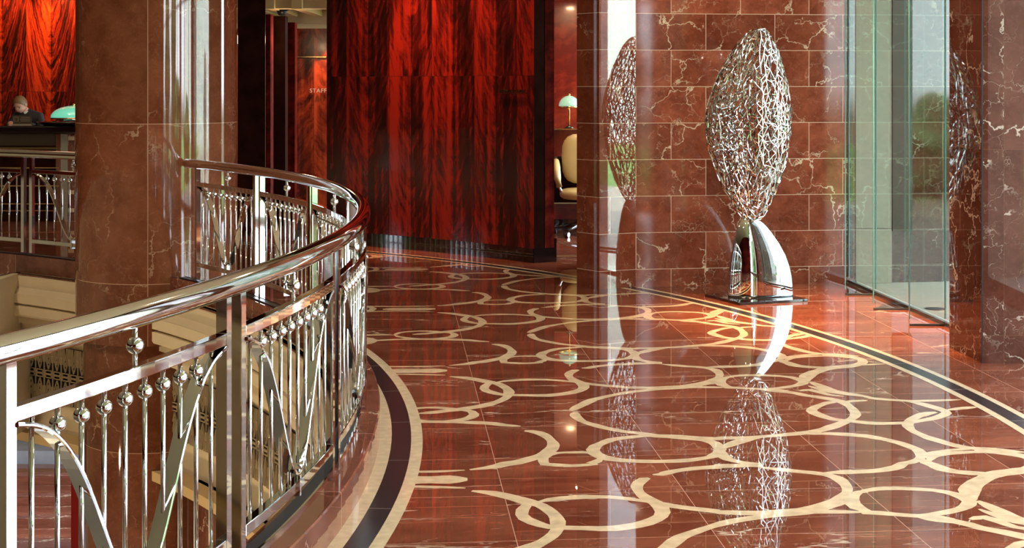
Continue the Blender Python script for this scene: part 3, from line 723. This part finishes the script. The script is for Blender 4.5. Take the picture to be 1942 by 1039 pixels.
# ------------------------------------------------------------------ curved veneered wall
a_end=math.degrees(math.atan2(at(1013,498.7).y-C2[1],at(1013,498.7).x-C2[0])); a_start=60.0
RW=10.03
def veneer_strip(a0,a1,z0,z1,r,u0=0,n=40,th=.25):
    b=MB(); L=0
    for i in range(n):
        q0=a0+(a1-a0)*i/n; q1=a0+(a1-a0)*(i+1)/n; l=abs(math.radians(q1-q0))*r
        b.add([(*on(C2,r,q0),z0),(*on(C2,r,q1),z0),(*on(C2,r,q1),z1),(*on(C2,r,q0),z1)],[(0,1,2,3)],[[(u0+L,z0),(u0+L+l,z0),(u0+L+l,z1),(u0+L,z1)]]); L+=l
    e0=[(*on(C2,r,a0),z0),(*on(C2,r+th,a0),z0),(*on(C2,r+th,a0),z1),(*on(C2,r,a0),z1)]
    b.add(e0,[(0,1,2,3)],[[(0,z0),(th,z0),(th,z1),(0,z1)]])
    return b,L
b,L=veneer_strip(a_start,a_end,0,ZC,RW,.02)
wv=struct(b.build('wall_curved',M['veneer']))
b=MB(); b.sweep_rect(arc(C2,0,a_start,a_end,40),[(RW-.012,0),(RW+.05,0),(RW+.05,.137),(RW-.012,.137)]); struct(b.build('baseboard_curved',M['gloss_black']))
e0=Vector(on(C2,RW,a_end)); e1=at(1033,497.2); e2=at(1051,495.8); e2=Vector((e2.x,e2.y)); e1=Vector((e1.x,e1.y))
b=MB(); b.prism([(e0.x,e0.y),(e1.x-.004,e1.y),(e1.x+.05,e1.y+.5),(e0.x+.02,e0.y+.5)],0,ZC); struct(b.build('trim_5',M['veneer_dark']))
b=MB(); b.prism([(e1.x+.002,e1.y),(e2.x,e2.y),(e2.x+.02,15.4),(e1.x+.02,15.4)],0,ZC); struct(b.build('trim_6',M['veneer_plain']))
b=MB(); b.prism([(e0.x-.003,e0.y-.014),(e1.x,e1.y-.014),(e2.x+.022,e2.y-.01),(e2.x+.05,14.6),(e0.x,14.6)],0,.138); struct(b.build('baseboard_corner',M['gloss_black']))
# small metal wording on the wall
def text(name,body,loc,size,rz,m,depth=.006,parent=None,align='LEFT',label=None,cat=None):
    cu=D.curves.new(name,'FONT'); cu.body=body; cu.size=size; cu.extrude=depth; cu.align_x=align; cu.space_character=1.12
    t=D.objects.new(name,cu); COL.objects.link(t)
    dg=bpy.context.evaluated_depsgraph_get(); me=D.meshes.new_from_object(t.evaluated_get(dg)); D.objects.remove(t); D.curves.remove(cu)
    me.materials.clear(); me.materials.append(m)
    R=Matrix.Rotation(rz,4,'Z')@Matrix.Rotation(PI/2,4,'X'); me.transform(R)
    o=link(name,me,parent,loc)
    if label: tag(o,label,cat)
    return o
xa,ya,aa=hit(947,C2,RW-.012); za=H-(175-HY)*ya/F
xb,yb,ab=hit(1000,C2,RW-.012); rzt=math.atan2(yb-ya,xb-xa)
bc=text('business_centre_sign','BUSINESS CENTRE',(xa,ya-.01,za),.040,rzt,M['brass'],.006,label='small bronze lettering reading BUSINESS CENTRE on the curved red veneer wall',cat='sign')
xc,yc,_=hit(973.5,C2,RW-.014); b=MB(); b.box((xc,yc-.008,H-(176.6-HY)*yc/F),(.36,.012,.008),rzt); b.build('underline',M['brass'],bc)

# ------------------------------------------------------------------ corridor on the left of the curved wall
def P3(px,Y): return ((px-CX)/F*Y,Y)
def panel_wall(name,xa_,xb_,Y,z0,z1,m,th=.1,u0=0):
    return struct(slabwall(name,P3(xa_,Y),P3(xb_,Y),z0,z1,m,th,u0,0))
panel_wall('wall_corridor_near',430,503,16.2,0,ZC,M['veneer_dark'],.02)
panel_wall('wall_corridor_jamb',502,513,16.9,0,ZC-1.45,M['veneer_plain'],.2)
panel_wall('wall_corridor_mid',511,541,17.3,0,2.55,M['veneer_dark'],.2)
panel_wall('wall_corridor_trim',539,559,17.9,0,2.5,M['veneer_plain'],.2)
panel_wall('wall_staff',556,680,18.6,0,2.45,M['veneer_staff'],.2,.23)
b=MB(); sx0,sy0=P3(559,18.59); sx1,_=P3(640,18.59); zl=H+(HY-108)*18.59/F; b.box(((sx0+sx1)/2,sy0-.006,zl),(sx1-sx0,.012,.012)); struct(b.build('trim_7',M['gold']))
xs,ys=P3(587.5,18.58); zs=H-(175.5-HY)*18.58/F
text('staff_sign','STAFF',(xs,ys-.012,zs),.076,0,M['letter'],.008,label='raised metal lettering reading STAFF on the spotlit wooden door panel',cat='sign')
# coffered corridor ceiling
b=MB(); x0,_=P3(495,18); x1,_=P3(700,18); b.box(((x0+x1)/2,19.6,2.85),(x1-x0+1.0,5.4,.08)); struct(b.build('ceiling_corridor',M['beam']))
for i,(yy,zz) in enumerate(((17.0,2.72),(18.75,2.62),(20.6,2.62))):
    b=MB(); b.box(((x0+x1)/2,yy,zz),(x1-x0+.8,.22,.2)); struct(b.build('ceiling_beam',M['plaster']))
for px in (508,541,590,650):
    xx,_=P3(px,18.0); b=MB(); b.box((xx,18.6,2.7),(.12,3.6,.18)); struct(b.build('ceiling_beam',M['beam']))
xx,_=P3(541,17.5); sp=empty('ceiling_speaker',(xx,17.25,2.62),'small dark dome fixture under the corridor ceiling, above the panelled passage','fixture')
b=MB(); b.lathe((xx,17.25,2.62),[(.0001,-.07),(.04,-.065),(.062,-.03),(.07,0),(.0001,0)],20); b.build('dome',M['iron'],sp)
b=MB(); b.lathe((xx,17.25,2.62),[(.085,0),(.085,.02),(.0001,.02)],20); b.build('mount',M['gloss_black'],sp)
panel_wall('wall_corridor_back',300,900,22.5,0,ZC,M['veneer_dark'],.2)

# ------------------------------------------------------------------ business centre seen through the gap
YB=16.95
panel_wall('wall_business',1000,1200,YB,0,ZC,M['veneer_red'],.2,.3)
def zat(y,Y): return H-(y-HY)*Y/F
b=MB(); X0,_=P3(1000,YB); X1,_=P3(1200,YB); b.box(((X0+X1)/2,YB-.015,zat(425.5,YB)),(X1-X0,.03,zat(417,YB)-zat(434,YB)+.02)); struct(b.build('baseboard_business',M['gloss_black']))
b=MB(); b.box(((X0+X1)/2,YB-.11,zat(244,YB)),(X1-X0,.22,.016)); struct(b.build('trim_8',M['gold']))
dk=empty('writing_desk',((X0+X1)/2,YB-.3,0),'dark mahogany writing desk against the red wall behind the marble pier','desk')
b=MB(); b.box(((X0+X1)/2,YB-.20,zat(296,YB)),(1.2,.36,.03)); b.build('desk_top',M['gloss_black'],dk,bevel=.004)
b=MB(); b.box(((X0+X1)/2,YB-.06,(zat(384,YB)+zat(298,YB))/2),(1.2,.06,zat(298,YB)-zat(384,YB))); b.build('modesty_panel',M['veneer_dark'],dk)
for xx in (X0+.1,X1-.1):
    b=MB(); b.box((xx,YB-.2,zat(298,YB)/2),(.06,.3,zat(298,YB))); b.build('desk_leg',M['veneer_dark'],dk)
b=MB(); b.box(((X0+X1)/2,YB-.06,zat(384,YB)),(1.2,.07,.014)); b.build('ledge',M['leather'],dk)
# banker lamp
def dome_lamp(name,c,r,h,m,label,stem=.25):
    t=empty(name,(c[0],c[1],c[2]),label,'lamp')
    z=c[2]+stem
    prof=[(r*math.cos(q),h*math.sin(q)) for q in [PI/2*i/12 for i in range(13)]]; prof[-1]=(.012,h)
    b=MB(); b.lathe((c[0],c[1],z),prof,36); o=b.build('shade',m,t)
    sol=o.modifiers.new('thick','SOLIDIFY'); sol.thickness=.006
    b=MB(); b.lathe((c[0],c[1],z),[(r*1.01,0),(r*1.03,-.004),(r*1.03,-.016),(r*1.0,-.018)],36); b.build('rim',M['gold'],o)
    b=MB(); b.tube([(c[0],c[1],c[2]+.01),(c[0],c[1],z+h+.01)],.009,12); b.sphere((c[0],c[1],z+h+.012),.016,12,8); b.build('stem',M['gold'],t)
    b=MB(); b.lathe(c,[(.0001,0),(r*.45,0),(r*.45,.012),(r*.2,.025),(.01,.035)],28); b.build('lamp_base',M['gloss_black'],t)
    b=MB(); b.sphere((c[0],c[1],z+h*.35),.028,12,8); b.build('bulb',M['bulb'],t)
    return t
M['bulb']=simple('glowing_bulb',(1,.8,.5),.4,emit=(1,.7,.38),es=18)
lx=(1080-CX)/F*(YB-.2)
dome_lamp('desk_lamp',(lx,YB-.13,zat(242.5,YB)),.125,.125,M['lampglass_pale'],'pale green glass dome desk lamp glowing against the red wall by the marble pier',stem=zat(201,YB)-zat(242.5,YB))
# swivel chair
cxx,cyy=(1104-CX)/F*16.3,16.25
ch=empty('office_chair',(cxx,cyy,0),'cream leather swivel armchair at the desk, half hidden by the marble pier','chair')
def cushion(mbx,c,size,rz=0,tilt=0,n=8,pw=3.2):
    R=Matrix.Rotation(rz,3,'Z')@Matrix.Rotation(tilt,3,'X'); vs_=[];fs=[]; seg=20;rg=10
    for i in range(rg+1):
        q=PI*i/rg-PI/2
        for k in range(seg):
            p=2*PI*k/seg
            def sp(v,e): return math.copysign(abs(v)**e,v)
            e=2/pw; x=sp(math.cos(q),e)*sp(math.cos(p),e)*size[0]/2; y=sp(math.cos(q),e)*sp(math.sin(p),e)*size[1]/2; z=sp(math.sin(q),e)*size[2]/2
            vs_.append(Vector(c)+R@Vector((x,y,z)))
    for i in range(rg):
        for k in range(seg): k2=(k+1)%seg; fs.append((i*seg+k,i*seg+k2,(i+1)*seg+k2,(i+1)*seg+k))
    mbx.add(vs_,fs,smooth=True)
b=MB(); cushion(b,(cxx,cyy,.47),(.52,.5,.13)); b.build('seat',M['leather'],ch)
b=MB(); cushion(b,(cxx+.02,cyy+.22,.86),(.50,.13,.58),0,-.12); b.build('backrest',M['leather'],ch)
for s in (-1,1):
    b=MB(); b.tube([(cxx+s*.29,cyy+.22,.80),(cxx+s*.30,cyy+.05,.83),(cxx+s*.30,cyy-.14,.78),(cxx+s*.29,cyy-.2,.66),(cxx+s*.27,cyy-.18,.56)],[.032,.04,.045,.042,.034],14); ao=b.build('armrest',M['leather'],ch)
    b=MB(); b.tube([(cxx+s*.27,cyy-.18,.56),(cxx+s*.2,cyy-.02,.42)],.014,10); b.build('arm_bracket',M['chrome'],ao)
b=MB(); b.tube([(cxx,cyy,.08),(cxx,cyy,.42)],.03,14); b.build('column',M['chrome'],ch)
for k in range(5):
    q=2*PI*k/5+.35; ex,ey=cxx+.33*math.cos(q),cyy+.33*math.sin(q)
    b=MB(); b.tube([(cxx,cyy,.13),(cxx+.17*math.cos(q),cyy+.17*math.sin(q),.105),(ex,ey,.075)],[.028,.022,.015],10); lo=b.build('base_arm',M['gloss_black'],ch)
    b=MB(); b.tube([(ex-.022*math.sin(q),ey+.022*math.cos(q),.03),(ex+.022*math.sin(q),ey-.022*math.cos(q),.03)],.03,14); b.build('castor',M['gloss_black'],lo)

# ------------------------------------------------------------------ reception in the far left
YR=20.0
panel_wall('wall_reception',-260,260,YR,0,ZC,M['veneer_feather'],.2,.12+.69)
YD=17.9
dx0=(-150-CX)/F*YD; dx1=(132-CX)/F*YD
def zd(y): return H-(y-HY)*YD/F
dsk=empty('reception_desk',((dx0+dx1)/2,YD+.4,0),'long black lacquered reception desk with metal-edged dark slats behind the far balustrade','desk')
b=MB(); b.box(((dx0+dx1)/2+.1,YD+.35,(zd(238)+zd(252))/2),(dx1-dx0+.35,.95,zd(238)-zd(252))); b.build('counter_top',M['gloss_black'],dsk,bevel=.02)
b=MB(); b.box(((dx0+dx1)/2-.06,YD+.35,(zd(253)+zd(276))/2),(dx1-dx0-.1,.72,zd(253)-zd(276))); b.build('upper_panel',M['grey_panel'],dsk)
b=MB(); b.box(((dx0+dx1)/2-.06,YD+.35,zd(276)/2),(dx1-dx0-.12,.74,zd(276))); b.build('desk_body',M['veneer_dark'],dsk)
for y in (281,291,318,352,386,399):
    b=MB(); hgt=.03 if y<300 else .014; b.box(((dx0+dx1)/2-.06,YD-.028,zd(y)),(dx1-dx0-.12,.03,hgt)); b.build('metal_band',M['gold'] if y>300 else M['bronze_mirror'],dsk)
px0=(108-CX)/F*YD; px1=(143-CX)/F*YD
b=MB(); b.box(((px0+px1)/2,YD+.1,zd(254)/2),((px1-px0),.28,zd(254))); pd=b.build('end_pilaster',M['kerb'],dsk)
b=MB(); b.box(((px0+px1)/2-.01,YD-.045,zd(254)/2),(.085,.012,zd(254))); b.build('pilaster_strip',M['stone'],pd)
for i in range(5):
    b=MB(); b.box(((px0+px1)/2+.075,YD-.045,zd(262+i*34)),(.07,.012,.05)); b.build('cream_block',M['cream'],pd)
# plaque
sgx=(43.5-CX)/F*(YD+.1); zt=zd(238)
sg=empty('desk_plaque',(sgx,YD+.08,zt),'small dark upright notice in a clear holder on the reception counter','sign')
b=MB(); b.box((sgx,YD+.08,zt+.009),(.25,.07,.016)); b.build('holder_foot',M['stone'],sg)
b=MB(); b.box((sgx,YD+.08,zt+.07),(.235,.008,.108)); pq=b.build('notice',M['grey_panel'],sg)
b=MB()
for i,wd in enumerate((.11,.13,.12)): b.box((sgx+.04,YD+.0745,zt+.1-i*.022),(wd,.002,.006))
b.lathe((sgx-.075,YD+.0745,zt+.075),[(.018,0),(.024,0)],20) 
for z_ in (-.024,.024): b.box((sgx-.078,YD+.0745,zt+.078+z_),(.056,.002,.004))
for x_ in (-.028,.028): b.box((sgx-.078+x_,YD+.0745,zt+.078),(.004,.002,.05))
b.build('notice_print',M['stone'],pq)
# lamp with glass shade and round tray
lxr=(140-CX)/F*(YD+.25)
b=MB(); b.lathe((lxr,YD+.25,zt),[(.0001,0),(.36,0),(.44,.03),(.46,.045),(.44,.05),(.34,.03),(.0001,.02)],44)
tag(b.build('round_tray',M['gloss_black']),'wide shallow black dish under the green lamp on the reception counter','tray')
dome_lamp('reception_lamp',(lxr,YD+.25,zt+.052),.285,.15,M['lampglass'],'bright green glass dome lamp on the reception counter beside the marble pillar',stem=.045)
# receptionist
def person():
    px,py=(43-CX)/F*18.75,18.75
    root=empty('person',(px+.05,py,0),'person in a dark suit behind the reception desk, head bent down over the counter','person')
    V=[];E=[];R=[]
    def v(p,r,par=None):
        V.append(Vector((px,py,0))+Vector(p)); R.append(r)
        if par is not None: E.append((par,len(V)-1))
        return len(V)-1
    hip=v((.12,.16,.92),(.17,.13)); wa=v((.11,.12,1.06),(.15,.11),hip); chst=v((.09,.05,1.22),(.175,.12),wa); up=v((.07,.0,1.32),(.15,.10),chst)
    nk=v((.045,-.03,1.375),(.055,.055),up)
    for s in (-1,1):
        sh_=v((.07+s*.15,.0,1.30),(.07,.065),up); el=v((.07+s*.25,-.12,1.11),(.048,.048),sh_); wr=v((.07+s*.12,-.33,1.215),(.032,.032),el)
        kn=v((.12+s*.10,.16,.5),(.075,.075),v((.12+s*.10,.16,.82),(.095,.09),hip)); an=v((.12+s*.10,.18,.09),(.045,.045),kn); v((.12+s*.1,.04,.045),(.042,.035),an)
    me=D.meshes.new('suit'); me.from_pydata([p-Vector((px,py,0)) for p in V],E,[])
    o=D.objects.new('suit',me); COL.objects.link(o)
    mo=o.modifiers.new('skin','SKIN'); sk=me.skin_vertices[0].data
    for i,r in enumerate(R): sk[i].radius=r; sk[i].use_root=(i==0)
    o.modifiers.new('sub','SUBSURF').levels=2; o.modifiers['sub'].render_levels=2
    dg=bpy.context.evaluated_depsgraph_get(); m2=D.meshes.new_from_object(o.evaluated_get(dg)); D.objects.remove(o)
    m2.materials.clear(); m2.materials.append(M['suit'])
    for p in m2.polygons: p.use_smooth=True
    # body: head, neck and hands in one mesh, clothes as its child
    b=MB(); hc=Vector((px-.005,py-.075,1.455)); T=Matrix.Rotation(.55,3,'X')@Matrix.Rotation(0,3,'Z')
    Rz=Matrix.Rotation(-.25,3,'Z')
    seg,rg=26,20; vs_=[]
    for i in range(rg+1):
        q=PI*i/rg-PI/2
        for k in range(seg):
            a=2*PI*k/seg; x=math.cos(q)*math.sin(a); y=-math.cos(q)*math.cos(a); z=math.sin(q)
            X,Y_,Z=x*.074,y*.095,z*.115
            if z<0: X*=1-.34*z*z; Y_*=1-.12*z*z
            front=max(0,math.cos(a))**10
            if y<0:
                if -.35<z<.12: Y_-=.016*front*max(0,math.cos((z+.14)*4.2))**2*1.3   # nose
                for sx_ in (-1,1):
                    dd=((x-sx_*.40)**2+(z-.06)**2)/.022; Y_+=.009*math.exp(-dd)        # eye sockets
                Y_-=.004*math.exp(-((z+.48)**2)/.006)*max(0,math.cos(a))**4             # lips
                Y_-=.008*math.exp(-((z+.82)**2)/.02)*max(0,math.cos(a))**3             # chin
            vs_.append(hc+Rz@(T@Vector((X,Y_,Z))))
    fs=[(i*seg+k,i*seg+(k+1)%seg,(i+1)*seg+(k+1)%seg,(i+1)*seg+k) for i in range(rg) for k in range(seg)]
    b.add(vs_,fs,smooth=True)
    for s in (-1,1):
        e=hc+Rz@(T@Vector((s*.077,.008,-.005))); b.sphere(e,.02,10,8,(.4,.8,1.3))
    hp=lambda x,y,z: hc+Rz@(T@Vector((x,y,z)))
    b.tube([hp(0,-.082,.012),hp(0,-.100,-.012),hp(0,-.112,-.030),hp(0,-.092,-.038)],[.007,.011,.014,.010],10)
    b.tube([hc+Rz@(T@Vector((0,.03,-.07))),Vector((px+.045,py-.025,1.375)),Vector((px+.07,py,1.31))],[.048,.05,.055],14)
    for s in (-1,1):
        b.tube([Vector((px+.07,py,1.31)),Vector((px+.07+s*.15,py,1.29)),Vector((px+.07+s*.25,py-.12,1.11)),Vector((px+.07+s*.12,py-.33,1.215))],[.05,.045,.035,.026],12)
    for s in (-1,1):   # hands resting on the counter
        w=Vector((px+.07+s*.12,py-.33,1.215)); t=Vector((-s*.5,-.86,-.05)).normalized(); sd=Vector((t.y,-t.x,0))
        b.tube([w-t*.02,w+t*.03,w+t*.085],[.027,.034,.036],12)
        for f in range(4):
            o_=sd*(f-1.5)*.019; L=(.062,.074,.07,.055)[f]; b0=w+t*.085+o_
            b.tube([b0,b0+t*L*.5+Vector((0,0,.006)),b0+t*L+Vector((0,0,-.012))],[.0095,.009,.0075],8)
        th=w+t*.03+sd*(.032*s); b.tube([th,th+t*.03+sd*(.02*s),th+t*.058+sd*(.022*s)],[.012,.0105,.009],8)
    body=b.build('body',M['skin'],root)
    for s in (-1,1):
        b=MB(); b.sphere(hp(s*.030,-.083,.004),.0085,10,8); b.build('eye',M['suit'],root)
        b=MB(); b.tube([hp(s*.014,-.092,.022),hp(s*.032,-.090,.027),hp(s*.048,-.078,.022)],.0035,6); b.build('eyebrow',M['hair'],root)
    b=MB(); b.tube([hp(-.022,-.084,-.060),hp(0,-.093,-.058),hp(.022,-.084,-.060)],[.003,.005,.003],8); b.build('mouth',M['lip'],root)
    cl_=link('suit',m2,root,(px,py,0))
    b=MB(); vs_=[]; seg,rg=28,12
    for i in range(rg+1):
        q=PI/2*i/rg*1.25-.4
        for k in range(seg):
            a=2*PI*k/seg; fr=max(0,math.cos(a)); qq=max(q,.62*fr+.12*math.sin(a*9)*.1-(.9*(1-fr)**2*.35))
            x=math.cos(qq)*math.sin(a); y=-math.cos(qq)*math.cos(a); z=math.sin(qq); w=1+.02*math.sin(a*13+i)
            vs_.append(hc+Rz@(T@Vector((x*.083*w,y*.103*w+.004,z*.126*w))))
    fs=[(i*seg+k,i*seg+(k+1)%seg,(i+1)*seg+(k+1)%seg,(i+1)*seg+k) for i in range(rg) for k in range(seg)]
    b.add(vs_,fs,smooth=True); b.build('hair',M['hair'],root)
    b=MB(); b.lathe((px+.055,py-.02,1.335),[(.06,0),(.054,.035)],16); b.build('shirt_collar',M['shirt'],root)
person()

# ------------------------------------------------------------------ sculpture
SX,SY=1.942,11.349; PXM=F/SY
L_=at(1336.4,562.5); F_c=at(1402,579); R_=at(1532,572.0); K_=L_+R_-F_c
scu=empty('sculpture',(SX,SY,0),'tall polished steel sculpture, an open mesh leaf standing on a solid mirror-finish foot','sculpture')
b=MB(); b.prism([(p.x,p.y) for p in (F_c,R_,K_,L_)],.0,.022); b.build('base_plate',M['gloss_black'],scu,bevel=.002)
def chaikin(P,n):
    for _ in range(n):
        Q=[]
        for i in range(len(P)):
            a=Vector(P[i]);b_=Vector(P[(i+1)%len(P)]); Q+= [a*.75+b_*.25,a*.25+b_*.75]
        P=Q
    return P
def section(N,rounds,ridge=-.30,back=.3,df=-.62,db=.62):
    P=chaikin([(-1.02,.02),(ridge,df),(1.05,.10),(back,db)],rounds)
    # resample evenly by length
    P=[Vector(p) for p in P]; L=[0]
    for i in range(len(P)): L.append(L[-1]+(P[(i+1)%len(P)]-P[i]).length)
    out=[]
    for k in range(N):
        t=L[-1]*k/N; i=max(j for j in range(len(P)) if L[j]<=t); f=(t-L[i])/max(1e-9,L[i+1]-L[i]); out.append(P[i].lerp(P[(i+1)%len(P)],f))
    mn=min(p.x for p in out);mx=max(p.x for p in out)
    return [Vector(((p.x-mn)/(mx-mn)*2-1,p.y)) for p in out]
def interp(T,y):
    for i in range(len(T)-1):
        if T[i][0]<=y<=T[i+1][0]:
            t=(y-T[i][0])/(T[i+1][0]-T[i][0]); return [T[i][j]+(T[i+1][j]-T[i][j])*t for j in range(1,3)]
    return T[-1][1:3] if y>T[-1][0] else T[0][1:3]
FT=[(411,1410,1426),(416,1405,1437),(421,1401.6,1446),(430,1398,1455),(442,1394.5,1465),(463.5,1390,1480),(484.7,1386,1491.5),(506,1382.8,1499),(527,1381,1503.5),(548,1380,1505.5),(566,1380,1505.5)]
sec=section(64,4)
b=MB(); vs_=[]; ys_=[411,412,413.5,416,419,424,430,436,442,450,463,475,485,496,506,517,527,538,548,558,566]; NS=64
for y in ys_:
    l_,r_=interp(FT,y); z=H-(y-HY)/PXM
    if y==566: z=.022
    cxp=(l_+r_)/2; hw=(r_-l_)/2/PXM; X=(cxp-CX)/PXM
    if y==411: hw*=.3
    for p in sec: vs_.append((X+p.x*hw,SY+p.y*hw*.78,z))
fs=[(i*NS+k,i*NS+(k+1)%NS,(i+1)*NS+(k+1)%NS,(i+1)*NS+k) for i in range(len(ys_)-1) for k in range(NS)]+[tuple(range(NS)),tuple((len(ys_)-1)*NS+k for k in range(NS))[::-1]]
b.add(vs_,fs,smooth=True); b.build('foot',M['steel'],scu)
# mesh leaf
LT=[(51,1440,1444),(54,1428,1452),(60,1418,1459),(75,1402,1468),(100,1385,1480),(125,1369,1487),(150,1357,1494),(175,1347,1498.5),(200,1340,1502),(220,1337,1503),(240,1336,1503),(260,1338,1501),(280,1341,1498),(320,1355,1490),(360,1372,1475),(385,1387,1464),(400,1397,1456),(415,1409,1447),(418,1414,1440)]
rs=np.random.RandomState(5)
secL=np.array([tuple(p) for p in section(256,3,-.15,.2,-.78,.78)])
ty=np.array([t[0] for t in LT],float); tl=np.array([t[1] for t in LT],float); tr=np.array([t[2] for t in LT],float)
def surf(t,y):
    l_=np.interp(y,ty,tl); r_=np.interp(y,ty,tr); hw=(r_-l_)/2/PXM; X=((l_+r_)/2-CX)/PXM
    i=(t%1)*256; i0=np.floor(i).astype(int)%256; f=i-np.floor(i); p=secL[i0]*(1-f)[:,None]+secL[(i0+1)%256]*f[:,None]
    return np.stack([X+p[:,0]*hw,SY+p[:,1]*hw*.85,H-(y-HY)/PXM],1)
NP=1300; cand_t=rs.rand(60000); cand_y=rs.uniform(51,418,60000)
wgt=np.interp(cand_y,ty,tr-tl)/167
keep=rs.rand(60000)<wgt+.02; cand=surf(cand_t[keep],cand_y[keep])
pts_=[cand[0]]; mind=.0368
arr=np.array(pts_)
for c_ in cand[1:]:
    if np.min(((arr-c_)**2).sum(1))>mind**2:
        arr=np.vstack([arr,c_])
        if len(arr)>=NP: break
bm=bmesh.new()
for p in arr: bm.verts.new(p)
bmesh.ops.convex_hull(bm,input=bm.verts,use_existing_faces=False)
cen=Vector((SX,SY,1.4)); lat=MB()
def flatbar(mbx,a,b_,nrm,w,h,bow):
    t=(b_-a).normalized(); s=t.cross(nrm).normalized(); nn=s.cross(t).normalized(); m_=(a+b_)/2+s*bow
    P=[a-t*.002,m_,b_+t*.002]; vs_=[]
    for p in P: vs_+=[p-s*w-nn*h,p+s*w-nn*h,p+s*w*.9+nn*h*.6,p+nn*h,p-s*w*.9+nn*h*.6]
    fs=[]
    for i in range(2):
        for k in range(5): fs.append((i*5+k,i*5+(k+1)%5,(i+1)*5+(k+1)%5,(i+1)*5+k))
    fs+=[(4,3,2,1,0),(10,11,12,13,14)]
    mbx.add(vs_,fs)
for e in bm.edges:
    a=e.verts[0].co.copy();b_=e.verts[1].co.copy(); L=(b_-a).length
    if L>.11 or rs.rand()<.10: continue
    nrm=((a-cen)*1.0); nrm=Vector((nrm.x,nrm.y*1.4,nrm.z*.25)).normalized()
    flatbar(lat,a,b_,nrm,.0038,.0036,rs.uniform(-.003,.003)*(L/.05))
bm.free()
lat.build('mesh_leaf',M['steel'],scu)
# the leaf holds no lamp of its own

# ------------------------------------------------------------------ unseen room shell: ceiling, right and rear window walls, garden
b=MB(); b.box((-6.8,8.5,ZC+.1),(22.4,29,.2)); struct(b.build('ceiling',M['ceiling']))
b=MB(); b.box((4.6,10.8,ZC+.1),(1.2,4.0,.2)); struct(b.build('ceiling_porch',M['ceiling']))
def window_wall(name,p0,p1,n,sill,head,m,pw=.5):
    p0=Vector(p0);p1=Vector(p1); t=(p1-p0);L=t.length;t.normalize(); rz=math.atan2(t.y,t.x); mid=(p0+p1)/2
    b=MB(); b.box((mid.x,mid.y,sill/2),(L,.3,sill),rz); b.box((mid.x,mid.y,(head+ZC)/2),(L,.3,ZC-head),rz)
    for i in range(n+1):
        q=p0+t*(L*i/n); b.box((q.x,q.y,(sill+head)/2),(pw,.3,head-sill),rz)
    struct(b.build(name,m))
    b=MB()
    for i in range(n):
        for f in (.33,.66):
            q=p0+t*(L*(i+f)/n); b.box((q.x,q.y,(sill+head)/2),(.05,.08,head-sill),rz)
        q=p0+t*(L*(i+.5)/n); b.box((q.x,q.y,head-.7),(L/n-pw,.08,.05),rz)
    struct(b.build('window_2',M['iron']))
window_wall('wall_right',(4.05,8.7),(4.05,-5.5),4,.08,3.6,M['stone'],.35)
b=MB(); b.box((-6.8,-5.7,2),(22,.2,4)); struct(b.build('wall_rear',M['veneer_plain']))
b=MB(); b.box((-17.8,8.5,2),(.3,29,4)); struct(b.build('wall_left',M['veneer_plain']))
b=MB(); b.box((-12.5,22.9,2),(10.5,.2,4)); struct(b.build('wall_far_left',M['veneer_dark']))
b=MB()
for c_,sz in (((-6.8,-5.7,-2.15),(22,.2,4.3)),((-6.8,25,-2.15),(22,.2,4.3)),((-17.8,9.5,-2.15),(.2,31,4.3)),((4.3,9.5,-2.2),(.2,31,4.2))): b.box(c_,sz)
struct(b.build('wall_lower_hall',M['plaster']))
b=MB(); b.box((16.6,3,-.15),(25,34,.2)); struct(b.build('ground_garden',M['grass']))
def hedge(x,y,w,dp,h,seed,label):
    r=random.Random(seed); bm=bmesh.new(); bmesh.ops.create_icosphere(bm,subdivisions=4,radius=1)
    for v in bm.verts:
        k=1+.12*math.sin(v.co.x*9+seed)+.1*math.sin(v.co.y*11+seed*2)+.1*math.sin(v.co.z*8+seed*3)+r.uniform(-.05,.05)
        v.co=Vector((v.co.x*w/2*k,v.co.y*dp/2*k,v.co.z*h/2*k+h/2-.1))
    me=D.meshes.new('garden_shrub'); bm.to_mesh(me); bm.free(); me.materials.append(M['foliage'])
    o=link('garden_shrub',me,None,(x,y,0)); tag(o,label,'shrub')
for i,(x,y,h,w) in enumerate(((9.6,3.2,1.5,2.0),(8.6,-1.2,2.0,2.0),(9.2,-4.6,4.8,2.4),(7.2,-7.6,4.6,2.4),(11.4,-7.4,6.0,2.6))):
    hedge(x,y,2.2,w,h,i+2,['low round green shrub outside the second garden window','small green shrub outside the third garden window','very tall green shrub outside the last garden window','green shrub at the near rear corner of the garden','tallest dark shrub at the far rear corner of the garden'][i])
b=MB(); b.box((14.5,9.5,-.04),(20,10,.06)); struct(b.build('paving_entrance',M['paving']))

b=MB(); b.box((26,6,3.2),(.4,34,6.6)); struct(b.build('wall_opposite',simple('white_render',(.85,.85,.83),.8)))
